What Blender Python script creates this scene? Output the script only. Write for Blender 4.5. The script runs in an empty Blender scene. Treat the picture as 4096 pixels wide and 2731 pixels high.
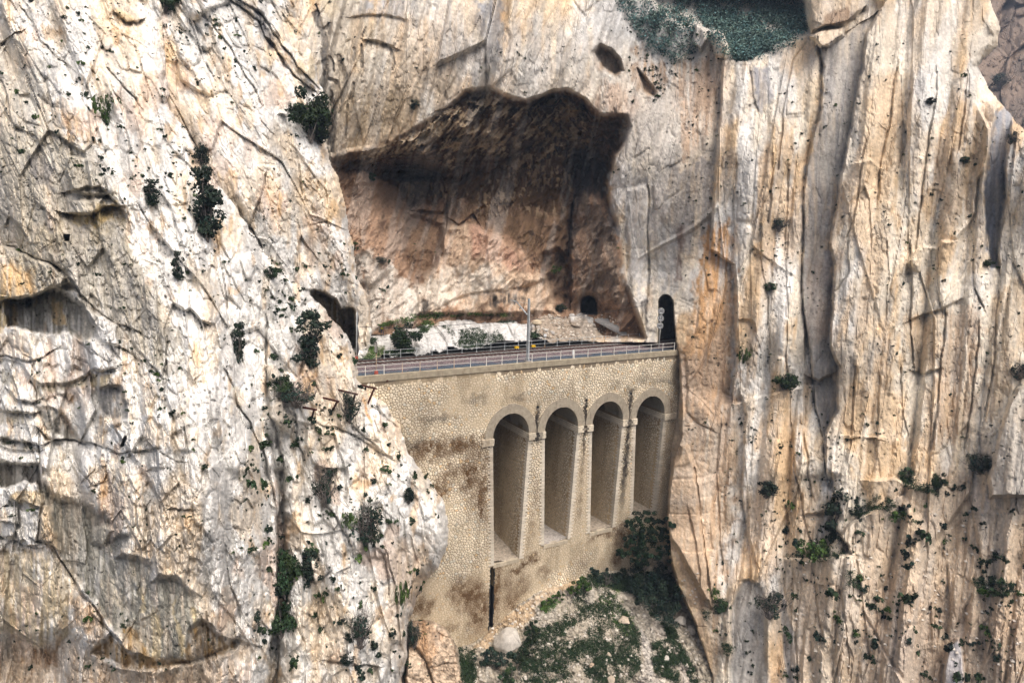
import bpy, bmesh, math, random
import numpy as np
from mathutils import Vector, Matrix
from mathutils.bvhtree import BVHTree
from mathutils.geometry import tessellate_polygon

# ------------------------------------------------------------------ camera
YAW, PIT, ROL, FPX = 0.5257, 0.1737, 0.0349, 2800.0
CAM = np.array([-23.322, -71.2377, 17.1788])
Fv = np.array([math.sin(YAW)*math.cos(PIT), math.cos(YAW)*math.cos(PIT), -math.sin(PIT)])
R0 = np.array([math.cos(YAW), -math.sin(YAW), 0.0]); U0 = np.cross(R0, Fv)
Rv = math.cos(ROL)*R0 + math.sin(ROL)*U0
Uv = -math.sin(ROL)*R0 + math.cos(ROL)*U0
scene = bpy.context.scene
COL = scene.collection
cam_d = bpy.data.cameras.new('camera'); cam = bpy.data.objects.new('camera', cam_d)
COL.objects.link(cam)
cam.matrix_world = Matrix(((Rv[0], Uv[0], -Fv[0], CAM[0]), (Rv[1], Uv[1], -Fv[1], CAM[1]),
                           (Rv[2], Uv[2], -Fv[2], CAM[2]), (0, 0, 0, 1)))
cam_d.sensor_width = 36.0; cam_d.sensor_fit = 'HORIZONTAL'; cam_d.lens = FPX/4096*36
cam_d.clip_start = 0.5; cam_d.clip_end = 3000
scene.camera = cam
scene.cycles.use_adaptive_sampling = True; scene.cycles.adaptive_threshold = 0.03; scene.cycles.adaptive_min_samples = 12
scene.cycles.volume_bounces = 0; scene.cycles.max_bounces = 4; scene.cycles.diffuse_bounces = 2; scene.cycles.glossy_bounces = 1; scene.cycles.transmission_bounces = 1
scene.render.resolution_x = 1024; scene.render.resolution_y = 682

# ------------------------------------------------------------------ light
SUN_AZ, SUN_EL = math.radians(172), math.radians(60)   # azimuth from +Y towards +X
world = bpy.data.worlds.new('World'); scene.world = world; world.use_nodes = True
wn = world.node_tree.nodes; wl = world.node_tree.links
sky = wn.new('ShaderNodeTexSky'); sky.sky_type = 'NISHITA'; sky.sun_disc = False
sky.sun_elevation = SUN_EL; sky.sun_rotation = SUN_AZ; sky.air_density = 0.7; sky.dust_density = 7.0; sky.ozone_density = 0.5
bg = wn['Background']; bg.inputs['Strength'].default_value = 0.08
wl.new(sky.outputs['Color'], bg.inputs['Color'])
sd_ = bpy.data.lights.new('sun', 'SUN'); sd_.energy = 1.5; sd_.angle = math.radians(50); sd_.color = (1.0, 0.96, 0.91)
sun = bpy.data.objects.new('sun', sd_); COL.objects.link(sun)
sv = Vector((math.sin(SUN_AZ)*math.cos(SUN_EL), math.cos(SUN_AZ)*math.cos(SUN_EL), math.sin(SUN_EL)))
sun.rotation_euler = sv.to_track_quat('Z', 'Y').to_euler(); sun.location = (0, -60, 90)
scene.view_settings.view_transform = 'Standard'; scene.view_settings.look = 'None'
scene.view_settings.exposure = 0.88; scene.view_settings.gamma = 1.0

# ------------------------------------------------------------------ noise
RT = np.random.RandomState(7).rand(8192, 4).astype(np.float32)
def _h(ix, iy, seed):
    return ((ix*np.int32(73856093)) ^ (iy*np.int32(19349663)) ^ np.int32((seed*83492791) & 0x7fffffff)) & np.int32(8191)
def vnoise(x, y, seed=0):
    fx = np.floor(x); fy = np.floor(y); ix = fx.astype(np.int32); iy = fy.astype(np.int32)
    tx = (x-fx); ty = (y-fy); tx = tx*tx*(3-2*tx); ty = ty*ty*(3-2*ty)
    a = RT[_h(ix, iy, seed), 0]; b = RT[_h(ix+1, iy, seed), 0]
    c = RT[_h(ix, iy+1, seed), 0]; d = RT[_h(ix+1, iy+1, seed), 0]
    return (a+(b-a)*tx)*(1-ty)+(c+(d-c)*tx)*ty*1.0 - 0.5
def fbm(x, y, oct=4, seed=0, gain=0.5):
    s = 0; a = 1.0
    for o in range(oct):
        s = s + a*vnoise(x+o*17.3, y-o*9.1, seed+o); x = x*2.03; y = y*2.03; a *= gain
    return s
def worley(x, y, seed=0, jit=0.9):
    fx = np.floor(x); fy = np.floor(y); ix = fx.astype(np.int32); iy = fy.astype(np.int32)
    rx = (x-fx).astype(np.float32); ry = (y-fy).astype(np.float32)
    F1 = np.full(x.shape, 9, np.float32); F2 = F1.copy(); DX = np.zeros_like(F1); DY = np.zeros_like(F1)
    ID = np.zeros(x.shape, np.int32)
    for j in (-1, 0, 1):
        for i in (-1, 0, 1):
            h = _h(ix+i, iy+j, seed); r = RT[h]
            dx = rx-i-0.5-(r[..., 0]-0.5)*jit; dy = ry-j-0.5-(r[..., 1]-0.5)*jit
            d = dx*dx+dy*dy
            m = d < F1
            F2 = np.where(m, F1, np.minimum(F2, d)); F1 = np.where(m, d, F1)
            DX = np.where(m, dx, DX); DY = np.where(m, dy, DY); ID = np.where(m, h, ID)
    F1 = np.sqrt(F1); F2 = np.sqrt(F2)
    return F1, F2, DX, DY, ID
def sstep(a, b, x):
    t = np.clip((x-a)/(b-a), 0, 1); return t*t*(3-2*t)

# ------------------------------------------------------------------ tracing zones (x0, y0, scale) -> photo pixels
ZN = dict(P=(0, 0, 1), V=(0, 0, 2352/4096), Z6=(1250, 200, 1.4255), Z7=(0, 0, 1.568), Z8=(0, 900, 1.742), W1=(0, 1700, 1.521),
          W2=(900, 1200, 1.96), W3=(900, 1900, 1.887), W4=(2500, 0, 1.474), W5=(2600, 900, 1.568), W6=(2600, 1700, 1.521),
          W7=(1150, 0, 2.613), Q=(1200, 1130, 5.227), Z1=(1400, 1100, 1.742), A2=(1400, 1100, 3.136), A3=(2000, 1100, 3.136),
          A4=(1500, 1450, 1.8816), A5=(1550, 2000, 1.8816))
def zc(z, pts):
    x0, y0, s = ZN[z]
    return [(x0+p[0]/s, y0+p[1]/s) + tuple(p[2:]) for p in pts]
def ray(x, y):
    return Fv + np.multiply.outer((np.asarray(x, float)-2048)/FPX, Rv) + np.multiply.outer((1365.5-np.asarray(y, float))/FPX, Uv)
def at_depth(x, y, d):
    return CAM + ray(x, y)*np.asarray(d, float)[..., None]
def at_Y(x, y, Y):
    d = ray(x, y); return CAM + d*((Y-CAM[1])/d[1])
def at_Z(x, y, Z):
    d = ray(x, y); return CAM + d*((Z-CAM[2])/d[2])
def tps(ctrl, X, Y, lam=1e-3):
    c = np.array(ctrl, float); n = len(c); s = 1000.0
    p = c[:, :2]/s
    if n <= 3:
        A = np.c_[np.ones(n), p] if n == 3 else np.ones((n, 1))
        w = np.linalg.lstsq(A, c[:, 2], rcond=None)[0]
        return w[0] + (w[1]*X/s + w[2]*Y/s if n == 3 else 0)*np.ones_like(X)
    r = np.linalg.norm(p[:, None]-p[None], axis=2); K = np.where(r > 0, r*r*np.log(r+1e-12), 0)+lam*np.eye(n)
    Pm = np.c_[np.ones(n), p]
    M = np.zeros((n+3, n+3)); M[:n, :n] = K; M[:n, n:] = Pm; M[n:, :n] = Pm.T
    w = np.linalg.solve(M, np.r_[c[:, 2], 0, 0, 0])
    out = w[n] + w[n+1]*X/s + w[n+2]*Y/s
    for i in range(n):
        d2 = (X/s-p[i, 0])**2+(Y/s-p[i, 1])**2
        out = out + w[i]*0.5*d2*np.log(d2+1e-12)
    return out

class Layer:
    """A cliff face: a relief surface with a real distance at every traced point."""
    def __init__(s, x0, y0, x1, y1, step, ctrl, base_col, seed, warp=9):
        s.step = step
        xs = np.arange(x0, x1+.1, step); ys = np.arange(y0, y1+.1, step)
        s.x0, s.y0 = x0, y0
        s.X, s.Y = [a.astype(np.float32) for a in np.meshgrid(xs, ys)]
        cx, cy = np.meshgrid(np.linspace(x0, x1, 90), np.linspace(y0, y1, 70))
        Dc = tps(ctrl, cx, cy)
        fx = (s.X-x0)/(x1-x0)*89; fy = (s.Y-y0)/(y1-y0)*69
        ix = np.clip(fx.astype(int), 0, 88); iy = np.clip(fy.astype(int), 0, 68); tx = fx-ix; ty = fy-iy
        s.D = (Dc[iy, ix]*(1-tx)+Dc[iy, ix+1]*tx)*(1-ty)+(Dc[iy+1, ix]*(1-tx)+Dc[iy+1, ix+1]*tx)*ty
        s.C = np.ones(s.X.shape+(3,), np.float32)*np.array(base_col, np.float32)
        s.amp = np.ones(s.X.shape, np.float32)
        s.seed = seed
        w1 = fbm(s.X/70, s.Y/90, 4, seed+90); w2 = fbm(s.X/70, s.Y/90, 4, seed+95)
        s.wx = s.X + warp*2*w1; s.wy = s.Y + warp*2*w2
        s.keep = np.ones(s.X.shape, bool)
    def win(s, pts, m):
        a = np.array([p[:2] for p in pts]); h, w = s.X.shape
        i0 = max(0, int((a[:, 0].min()-m-s.x0)/s.step)); i1 = min(w, int((a[:, 0].max()+m-s.x0)/s.step)+2)
        j0 = max(0, int((a[:, 1].min()-m-s.y0)/s.step)); j1 = min(h, int((a[:, 1].max()+m-s.y0)/s.step)+2)
        return (slice(j0, max(j0, j1)), slice(i0, max(i0, i1)))
    def sd(s, pts, m, closed=True, warp=True):
        """window, signed distance (closed: inside > 0; open: right-hand/below side > 0), lateral parameter"""
        W = s.win(pts, m)
        x = (s.wx if warp else s.X)[W]; y = (s.wy if warp else s.Y)[W]
        best = np.full(x.shape, 1e9); sg = np.ones(x.shape); ins = np.zeros(x.shape, bool); end = np.zeros(x.shape)
        n = len(pts)
        for i in range(n if closed else n-1):
            ax, ay = pts[i][:2]; bx, by = pts[(i+1) % n][:2]
            dx, dy = bx-ax, by-ay; L2 = dx*dx+dy*dy+1e-9
            tt = ((x-ax)*dx+(y-ay)*dy)/L2; t = np.clip(tt, 0, 1)
            d = np.hypot(x-ax-t*dx, y-ay-t*dy)
            if closed:
                c = ((ay > y) != (by > y)) & (x < dx*(y-ay)/(dy if abs(dy) > 1e-9 else 1e-9)+ax)
                ins ^= c; best = np.minimum(best, d)
            else:
                m_ = d < best
                sg = np.where(m_, np.sign(dx*(y-ay)-dy*(x-ax)), sg)
                e = np.zeros_like(x)
                L = math.sqrt(L2)
                if i == 0: e = np.maximum(e, -tt*L)
                if i == n-2: e = np.maximum(e, (tt-1)*L)
                end = np.where(m_, e, end)
                best = np.where(m_, d, best)
        if closed: return W, np.where(ins, best, -best), None
        return W, best*sg, end
    def setd(s, pts, ctrl, soft=30, amp=None, col=None, op=1.0, warp=True):
        W, sd, _ = s.sd(pts, soft, warp=warp); m = sstep(-soft/2, soft/2, sd)
        s.D[W] += m*(tps(ctrl, s.X[W], s.Y[W])-s.D[W])
        if amp is not None: s.amp[W] += m*(amp-s.amp[W])
        if col is not None: s.C[W] += (m*op)[..., None]*(np.array(col)-s.C[W])
    def add(s, pts, d, soft=30, amp=None, col=None, op=1.0):
        W, sd, _ = s.sd(pts, soft); m = sstep(-soft/2, soft/2, sd)
        s.D[W] += m*d
        if amp is not None: s.amp[W] += m*(amp-s.amp[W])
        if col is not None: s.C[W] += (m*op)[..., None]*(np.array(col)-s.C[W])
    def tint(s, pts, col, op=0.8, soft=40, streak=0.0, sw=14, seed=0, lean=0.0):
        W, sd, _ = s.sd(pts, soft+40); sd = sd+min(soft, 40)*1.3*fbm(s.X[W]/26, s.Y[W]/40, 4, s.seed+777, .6); m = sstep(-soft/2, soft/2, sd)*op
        if streak:
            n = fbm((s.X[W]-lean*s.Y[W])/sw, s.Y[W]/(sw*14), 3, 300+seed)
            m = m*np.clip(1+streak*n*2.4, 0, 1.25)
        m = np.clip(m, 0, 1)
        s.C[W] += m[..., None]*(np.array(col)-s.C[W])
    def ledge(s, line, amt, fall=60, soft=8, side=1, ends=30):
        W, sd, e = s.sd(line, fall*5.5, closed=False); sd = sd*side
        soft = max(soft, 13); off = amt*sstep(-soft/2, soft/2, sd)*np.exp(-np.maximum(sd, 0)/fall)*np.exp(-(e/ends)**2)
        s.D[W] += off
    def crack(s, line, w=8, d=1.2, ends=30):
        W, sd, e = s.sd(line, w*26, closed=False)
        nz = fbm(s.X[W]/45, s.Y[W]/45, 3, s.seed+333)
        ww = np.clip(w*(.45+.9*nz), 2.5, 30); k = np.exp(-(e/ends)**2)
        s.D[W] += (d*.55*np.exp(-(sd/ww)**2) + d*.5*np.exp(-np.maximum(sd, 0)/(w*7))*sstep(-6, 6, sd))*k
    def joints(s, G, sets, soil=(.16, .13, .10)):
        """long open joints that wander along the bedding; soil and humus sit in them"""
        u = s.X-G(s.X, s.Y); v = s.Y
        for k, (a, b, d, w, op) in enumerate(sets):
            n = fbm(u/a, v/b, 3, s.seed+400+k, .32)
            gy, gx = np.gradient(n, s.step)
            dist = np.abs(n-.03)/(np.hypot(gx, gy)+1e-4)
            pm = sstep(.05, .30, fbm(u/(a*2.2), v/(b*.5), 3, s.seed+440+k))
            ww = w*(.35+1.0*pm)
            m = np.exp(-(dist/ww)**2)*pm*np.minimum(s.amp, 1)
            s.D += d*m
            s.C += (m*op)[..., None].astype(np.float32)*(np.array(soil, np.float32)-s.C)
    def patina(s, G, streak=.12, grain=.17, speck=.6, grey=.35, gcol=(.40, .395, .38)):
        u = s.X-G(s.X, s.Y); v = s.Y
        k = fbm(u/60, v/420, 5, s.seed+600, .6)
        m = sstep(.10, .30, k)*grey
        s.C += m[..., None].astype(np.float32)*(np.array(gcol, np.float32)-s.C)
        f = 1 + streak*2*fbm(u/13, v/44, 4, s.seed+610, .6) + grain*2*fbm(s.X/7, s.Y/7, 2, s.seed+620) + .30*fbm(u/70, v/130, 5, s.seed+625, .62)
        F1, F2, DX, DY, ID = worley(u/26, v/34, s.seed+630)
        r = RT[(ID*3+5) & 8191]
        pm = sstep(-.15, .2, fbm(u/150, v/200, 3, s.seed+640))
        sp = sstep(.20, .10, F1*(.6+1.6*r[..., 1]))*(r[..., 2] < .5)*pm
        s.D += .12*sp
        f = f*(1-speck*sp)
        s.C *= np.clip(f, .3, 1.5)[..., None].astype(np.float32)
    def silhouette(s, poly, roll, w=55, ext=9, back=9.0, jag=7):
        a = np.array(poly)
        W, sd, _ = s.sd(poly, 5000)
        sd = sd + jag*fbm(s.X/26, s.Y/40, 3, s.seed+50) - ext*0.5
        r = roll(s.X, s.Y) if callable(roll) else roll
        t = np.clip(1-sd/w, 0, 1)
        s.D += r*t**3
        s.D += np.where(sd < 0, np.minimum(-sd/ext, 1)*back, 0)
        s.keep = sd > -ext
    def rock(s, G, lv, warp=0.2, patch=(-.12, .2), up=.66, psc=(260, 340)):
        """faceted, jointed relief: lv = [(across px, along px, offset m, tilt across m, tilt along m, crack m, crack px)]"""
        X = s.X; Y = s.Y; sd = s.seed
        u = X-G(X, Y); v = Y
        pm0 = fbm(u/psc[0], v/psc[1], 4, sd+200)
        for k, (a, b, off, tilt, tv, cr, cpx, bul) in enumerate(lv):
            wu = fbm(u/(a*1.6), v/(b*.9), 3, sd+10*k); wv = fbm(u/(a*1.6)+31, v/(b*.9), 3, sd+10*k+5)
            F1, F2, DX, DY, ID = worley(u/a+warp*1.6*wu, v/b+warp*1.6*wv, sd+k)
            r = RT[(ID*7+k*131) & 8191]
            e = (F2-F1)*a
            pm = 1.0 if k == 0 else .2+.8*sstep(patch[0], patch[1], pm0*(1 if k % 2 else -1)+.14)
            edge = sstep(0, cpx*1.4, e)
            d = edge*(off*(r[..., 0]-.5)*2 + tilt*(r[..., 1]-.5)*2*DX + tv*(r[..., 2]-up)*2*DY)
            d = d - bul*sstep(0, .42, F2-F1)*(.5+r[..., 1])
            d = d + cr*np.exp(-(e/cpx)**2)*np.clip(r[..., 3]*1.5-.25, 0, 1)
            s.D += d*s.amp*pm
    def billow(s, G, sets):
        """broad bulging slabs with sharp folds between them"""
        u = s.X-G(s.X, s.Y); v = s.Y
        for k, (a, b, d) in enumerate(sets):
            s.D -= d*np.minimum(np.abs(fbm(u/a, v/b, 3, s.seed+820+k, .4))*4, 1.6)*s.amp
    def fine(s, amps):
        for k, (sc, a) in enumerate(amps):
            s.D += a*fbm(s.X/sc, s.Y/(sc*1.5), 3, s.seed+70+k)*2*s.amp
    def build(s, name, mat):
        P = at_depth(s.X, s.Y, s.D)
        h, w = s.X.shape
        k = s.keep
        f = k[:-1, :-1] & k[1:, :-1] & k[:-1, 1:] & k[1:, 1:]
        idx = np.arange(h*w).reshape(h, w)
        q = np.stack([idx[:-1, :-1][f], idx[1:, :-1][f], idx[1:, 1:][f], idx[:-1, 1:][f]], 1)
        used = np.zeros(h*w, bool); used[q.ravel()] = True
        remap = np.cumsum(used)-1
        co = P.reshape(-1, 3)[used]; cl = s.C.reshape(-1, 3)[used]; q = remap[q]
        o = mesh_np(name, co, q, mat, False)
        ca = o.data.color_attributes.new('col', 'FLOAT_COLOR', 'POINT')
        ca.data.foreach_set('color', np.c_[np.clip(cl, 0.005, .95), np.ones(len(cl))].astype(np.float32).ravel())
        s.P = P; s.obj = o
        return o
def mesh_np(name, co, q, mat, smooth=True):
    me = bpy.data.meshes.new(name); n = len(q); kk = q.shape[1]
    me.vertices.add(len(co)); me.vertices.foreach_set('co', np.ascontiguousarray(co, np.float32).ravel())
    me.loops.add(n*kk); me.loops.foreach_set('vertex_index', np.ascontiguousarray(q, np.int32).ravel())
    me.polygons.add(n); me.polygons.foreach_set('loop_start', np.arange(0, n*kk, kk, dtype=np.int32))
    me.polygons.foreach_set('use_smooth', np.full(n, smooth))
    me.update(calc_edges=True)
    o = bpy.data.objects.new(name, me); COL.objects.link(o)
    if mat: me.materials.append(mat)
    return o
def tag(o, label=None, cat=None, group=None, kind=None):
    if label: o['label'] = label
    if cat: o['category'] = cat
    if group: o['group'] = group
    if kind: o['kind'] = kind
    return o
# ------------------------------------------------------------------ materials
MATS = {}
def new_mat(name):
    m = bpy.data.materials.new(name); m.use_nodes = True; nt = m.node_tree
    return m, nt, nt.nodes, nt.links, nt.nodes['Principled BSDF']
def nd(n, t, **kw):
    x = n.new(t)
    for k, v in kw.items(): setattr(x, k, v)
    return x
def noise(n, l, vec, scale, detail=4, rough=.6):
    x = nd(n, 'ShaderNodeTexNoise'); x.inputs['Scale'].default_value = scale
    x.inputs['Detail'].default_value = detail; x.inputs['Roughness'].default_value = rough
    l.new(vec, x.inputs['Vector']); return x.outputs['Fac']
def mapping(n, l, vec, sc):
    x = nd(n, 'ShaderNodeMapping'); x.inputs['Scale'].default_value = sc; l.new(vec, x.inputs['Vector']); return x.outputs['Vector']
def mrange(n, l, v, a, b, c, d):
    x = nd(n, 'ShaderNodeMapRange'); l.new(v, x.inputs['Value'])
    for i, q in zip(('From Min', 'From Max', 'To Min', 'To Max'), (a, b, c, d)): x.inputs[i].default_value = q
    return x.outputs['Result']
def mixc(n, l, mode, fac, a, b):
    x = nd(n, 'ShaderNodeMix', data_type='RGBA', blend_type=mode)
    for sck, v in ((x.inputs['Factor'], fac), (x.inputs['A'], a), (x.inputs['B'], b)):
        if hasattr(v, 'links'): l.new(v, sck)
        elif isinstance(v, (int, float)): sck.default_value = v
        else: sck.default_value = tuple(v)+(1,)*(4-len(v))
    return x.outputs['Result']
def hsv(n, l, colr, val):
    x = nd(n, 'ShaderNodeHueSaturation'); l.new(colr, x.inputs['Color']); l.new(val, x.inputs['Value']); return x.outputs['Color']
def bump(n, l, h, strength, dist, prev=None):
    x = nd(n, 'ShaderNodeBump'); x.inputs['Strength'].default_value = strength; x.inputs['Distance'].default_value = dist
    l.new(h, x.inputs['Height'])
    if prev is not None: l.new(prev, x.inputs['Normal'])
    return x.outputs['Normal']

def rock_material():
    m, nt, n, l, b = new_mat('limestone')
    tc = nd(n, 'ShaderNodeTexCoord').outputs['Object']
    at = nd(n, 'ShaderNodeAttribute', attribute_name='col').outputs['Color']
    n1 = noise(n, l, tc, 2.2, 5, .7)
    n2 = noise(n, l, mapping(n, l, tc, (2.0, 2.0, .7)), 1.0, 4, .65)
    c = hsv(n, l, hsv(n, l, at, mrange(n, l, n1, .3, .7, .80, 1.16)), mrange(n, l, n2, .3, .7, .86, 1.12))
    # hairline fractures: lichen and soil darken them where the rock is broken
    wv = nd(n, 'ShaderNodeVectorMath', operation='ADD'); l.new(tc, wv.inputs[0])
    nc = nd(n, 'ShaderNodeTexNoise'); nc.inputs['Scale'].default_value = 1.4; nc.inputs['Detail'].default_value = 2; l.new(tc, nc.inputs['Vector']); l.new(nc.outputs['Color'], wv.inputs[1])
    for sc_, wd, op_ in ((1.3, .034, .55),):
        vo = nd(n, 'ShaderNodeTexVoronoi', feature='DISTANCE_TO_EDGE'); vo.inputs['Scale'].default_value = sc_; l.new(mapping(n, l, wv.outputs[0], (1.2, 1.2, .5)), vo.inputs['Vector'])
        ln = mrange(n, l, vo.outputs['Distance'], 0, wd, 1, 0)
        mk = mrange(n, l, noise(n, l, tc, .5, 3, .6), .46, .60, 0, op_)
        mm = nd(n, 'ShaderNodeMath', operation='MULTIPLY'); l.new(ln, mm.inputs[0]); l.new(mk, mm.inputs[1])
        c = mixc(n, l, 'MULTIPLY', mm.outputs[0], c, (.36, .33, .29))
    l.new(c, b.inputs['Base Color']); b.inputs['Roughness'].default_value = .92
    b.inputs['Specular IOR Level'].default_value = .12
    l.new(bump(n, l, n1, .5, .16), b.inputs['Normal'])
    return m
M_ROCK = rock_material()
# ------------------------------------------------------------------ cliffs
WHITE = (.80, .78, .735); CREAM = (.74, .59, .405); OCHRE = (.60, .385, .175); GREY = (.27, .255, .215)
GREYB = (.40, .40, .40); BROWN = (.17, .105, .058); PINK = (.55, .37, .25); BLACK = (.03, .028, .03)
def mottle(L, col, sx, sy, lo, hi, op, seed, lean=0.0):
    nz = fbm((L.X-lean*L.Y)/sx, L.Y/sy, 5, L.seed+seed, .55)
    m = sstep(lo, hi, nz)*op
    L.C += m[..., None].astype(np.float32)*(np.array(col, np.float32)-L.C)

# ---- near left cliff -----------------------------------------------------
near = Layer(-440, -180, 1830, 2940, 4,
  [(-60,-60,74),(-60,500,69),(-60,1000,66),(-60,1500,62.2),(-60,1900,59.5),(-60,2300,57.8),(-60,2731,58.5),
   (274,408,66),(446,765,62),(540,1010,60),(672,1313,57.2),(746,1589,55.2),(775,1800,54),(770,2000,53.2),(757,2240,52.6),(850,2490,53.6),(900,2731,56),
   (300,1300,60.8),(350,1800,57.4),(350,2200,55.8),(300,2600,56.5),
   (600,-60,78),(640,420,70),(765,600,69),(900,1000,68),(1000,1300,67),(1050,1700,65),(1060,2100,63.5),(1060,2500,63),(1060,2800,63.5),
   (1190,1500,69),(1190,1900,67.5),(1190,2300,66),(1190,2800,66),
   (1245,1185,73),(1400,1400,74.5),(1500,1600,74),(1600,1800,74.5),(1740,2072,76),(1650,2300,75),(1560,2600,73),(1400,1900,70.5),
   (1400,2300,69.5),(1400,2800,70),(1300,1600,71)], WHITE, 11)
L = near
mottle(L, CREAM, 260, 420, .06, .34, .6, 1)
mottle(L, CREAM, 60, 160, .08, .34, .5, 2)
mottle(L, PINK, 110, 240, .22, .42, .5, 3)
mottle(L, OCHRE, 46, 130, .30, .5, .55, 4)
arete = [(200,300),(274,408),(331,510),(376,587),(446,765),(472,848),(540,1010),(608,1170),(672,1313),(695,1360),(746,1589),(775,1800),(770,2000),(757,2240),(790,2370),(850,2490),(950,2560)]
# left-facing side of the arete, its shade painted into the tint
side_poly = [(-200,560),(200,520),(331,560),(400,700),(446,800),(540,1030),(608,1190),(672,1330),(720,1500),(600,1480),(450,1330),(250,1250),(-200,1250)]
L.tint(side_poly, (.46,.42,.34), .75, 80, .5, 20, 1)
L.tint(zc('Z7', [(-100,180),(120,220),(250,300),(300,560),(280,720),(400,900),(560,900),(600,1000),(700,1200),(740,1330),(560,1400),(300,1380),(-100,1500)]), (.53,.49,.41), .6, 60, .5, 16, 2)
L.tint(zc('Z7', [(190,980),(260,1000),(330,1080),(300,1150),(330,1200),(210,1090)]), (.25,.235,.22), .85, 25, .3, 12, 3)
L.tint(zc('Z7', [(30,1430),(250,1440),(420,1400),(560,1390),(740,1390),(780,1568),(20,1568)]), (.40,.35,.26), .7, 50, .9, 10, 4)
L.tint(zc('Z7', [(420,1330),(540,1350),(640,1300),(740,1300),(720,1390),(600,1400),(440,1400)]), (.60,.44,.18), .8, 25, .3)
L.tint(zc('Z7', [(320,680),(380,640),(480,760),(560,880),(500,900),(400,800)]), (.60,.42,.24), .6, 40, .5)
# blocks and undercuts, upper left
L.add(zc('Z7', [(430,1000),(620,1000),(700,1200),(690,1240),(560,1220),(450,1190),(410,1080)]), -1.3, 20)
L.add(zc('Z7', [(410,1240),(560,1260),(700,1250),(740,1300),(640,1320),(560,1340),(420,1330)]), -1.0, 16)
L.ledge(zc('Z7', [(420,1200),(540,1165),(620,1170),(690,1245)]), 1.1, 35)
L.ledge(zc('Z7', [(410,1330),(560,1345),(640,1310),(750,1300)]), 1.6, 60)
L.ledge(zc('Z7', [(740,90),(790,150),(880,130)]), 1.6, 34, ends=20)
L.tint(zc('Z7', [(740,70),(880,125),(800,165),(750,140)]), (.60,.43,.2), .6, 16)
for pl, d, w in [([(1015,0),(1030,200),(1040,420),(1060,560),(1065,640)], 1.6, 7), ([(690,420),(760,540),(880,660)], .9, 6),
                 ([(0,300),(60,240),(130,200)], 1.0, 9), ([(150,60),(230,220),(330,330),(450,430)], .9, 8), ([(10,500),(40,620),(60,760)], .8, 7),
                 ([(280,480),(310,620),(340,700)], .8, 6), ([(1060,640),(1130,740),(1200,830),(1290,920)], 1.3, 7)]:
    L.crack(zc('Z7', pl), w, d)
# left face blocks (middle)
blockA = zc('Z8', [(-100,110),(30,150),(160,210),(280,265),(380,300),(450,370),(430,420),(340,455),(250,490),(60,515),(-100,500)])
L.add(blockA, -2.2, 18)
L.tint(zc('Z8', [(-100,250),(110,270),(200,330),(255,400),(250,480),(60,510),(-100,500)]), (.60,.42,.22), .75, 30, .6, 10)
L.tint(zc('Z8', [(0,215),(160,230),(280,380),(420,420),(270,470),(230,350),(100,270)]), (.48,.42,.31), .6, 30)
L.add(zc('Z8', [(350,195),(440,200),(500,260),(550,330),(550,450),(470,400),(440,330),(380,260)]), -1.1, 12)
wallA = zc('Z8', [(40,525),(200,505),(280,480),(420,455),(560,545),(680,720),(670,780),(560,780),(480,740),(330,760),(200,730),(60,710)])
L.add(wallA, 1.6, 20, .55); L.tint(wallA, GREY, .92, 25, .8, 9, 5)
L.tint(zc('Z8', [(-60,480),(60,520),(60,700),(100,730),(-60,760)]), (.42,.33,.18), .75, 25, .6, 9)
for q in ([(70,560),(120,560),(150,715),(100,715)], [(380,520),(430,540),(450,700),(390,690)], [(235,500),(256,500),(256,560),(238,560)]):
    L.tint(zc('Z8', q), (.62,.46,.25), .75, 12, .4, 8)
L.add(zc('Z8', [(178,505),(215,505),(215,560),(190,570)]), 2.5, 10, .3, BLACK, .6)
L.add(zc('Z8', [(450,70),(478,70),(478,120),(452,120)]), 2.2, 8, .3)
L.add(zc('Z8', [(855,1470),(872,1470),(868,1530),(850,1530)]), 2.5, 8, .3)
L.ledge(zc('Z8', [(50,515),(150,505),(260,482),(350,458),(430,420)]), 2.2, 40, 7)
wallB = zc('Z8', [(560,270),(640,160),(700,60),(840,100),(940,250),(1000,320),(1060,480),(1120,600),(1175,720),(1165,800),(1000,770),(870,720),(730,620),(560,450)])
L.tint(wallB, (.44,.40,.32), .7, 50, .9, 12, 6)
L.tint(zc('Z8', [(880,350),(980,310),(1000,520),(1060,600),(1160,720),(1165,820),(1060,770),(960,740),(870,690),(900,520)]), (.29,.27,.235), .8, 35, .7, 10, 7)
L.tint(zc('Z8', [(730,80),(790,80),(790,260),(740,260)]), (.33,.31,.28), .6, 25, .5, 9, 8)
L.add(zc('Z8', [(430,430),(540,470),(570,560),(700,640),(810,710),(830,850),(720,830),(660,720),(560,560),(440,470)]), -.9, 14, None, WHITE, .6)
slabC = zc('Z8', [(-60,730),(100,720),(330,760),(480,730),(580,760),(700,830),(790,930),(800,990),(660,1000),(600,1050),(420,1110),(250,1090),(130,960),(-60,930)])
L.add(slabC, -.8, 18)
L.tint(zc('Z8', [(-60,740),(180,730),(190,900),(-60,930)]), (.60,.48,.35), .6, 40)
L.ledge(zc('Z8', [(600,1065),(660,1010),(780,1000)]), .9, 22)
L.tint(zc('Z8', [(590,1060),(660,1030),(770,1040),(750,1100),(660,1130),(600,1110)]), (.52,.41,.22), .7, 14, .6, 7)
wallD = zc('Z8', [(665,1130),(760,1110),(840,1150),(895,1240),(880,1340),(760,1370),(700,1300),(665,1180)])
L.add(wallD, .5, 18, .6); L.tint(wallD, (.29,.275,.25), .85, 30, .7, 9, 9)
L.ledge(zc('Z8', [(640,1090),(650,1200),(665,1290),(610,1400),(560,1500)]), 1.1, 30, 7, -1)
facetE = zc('Z8', [(265,1265),(430,1300),(500,1420),(540,1490),(450,1500),(330,1400),(270,1330)])
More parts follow.
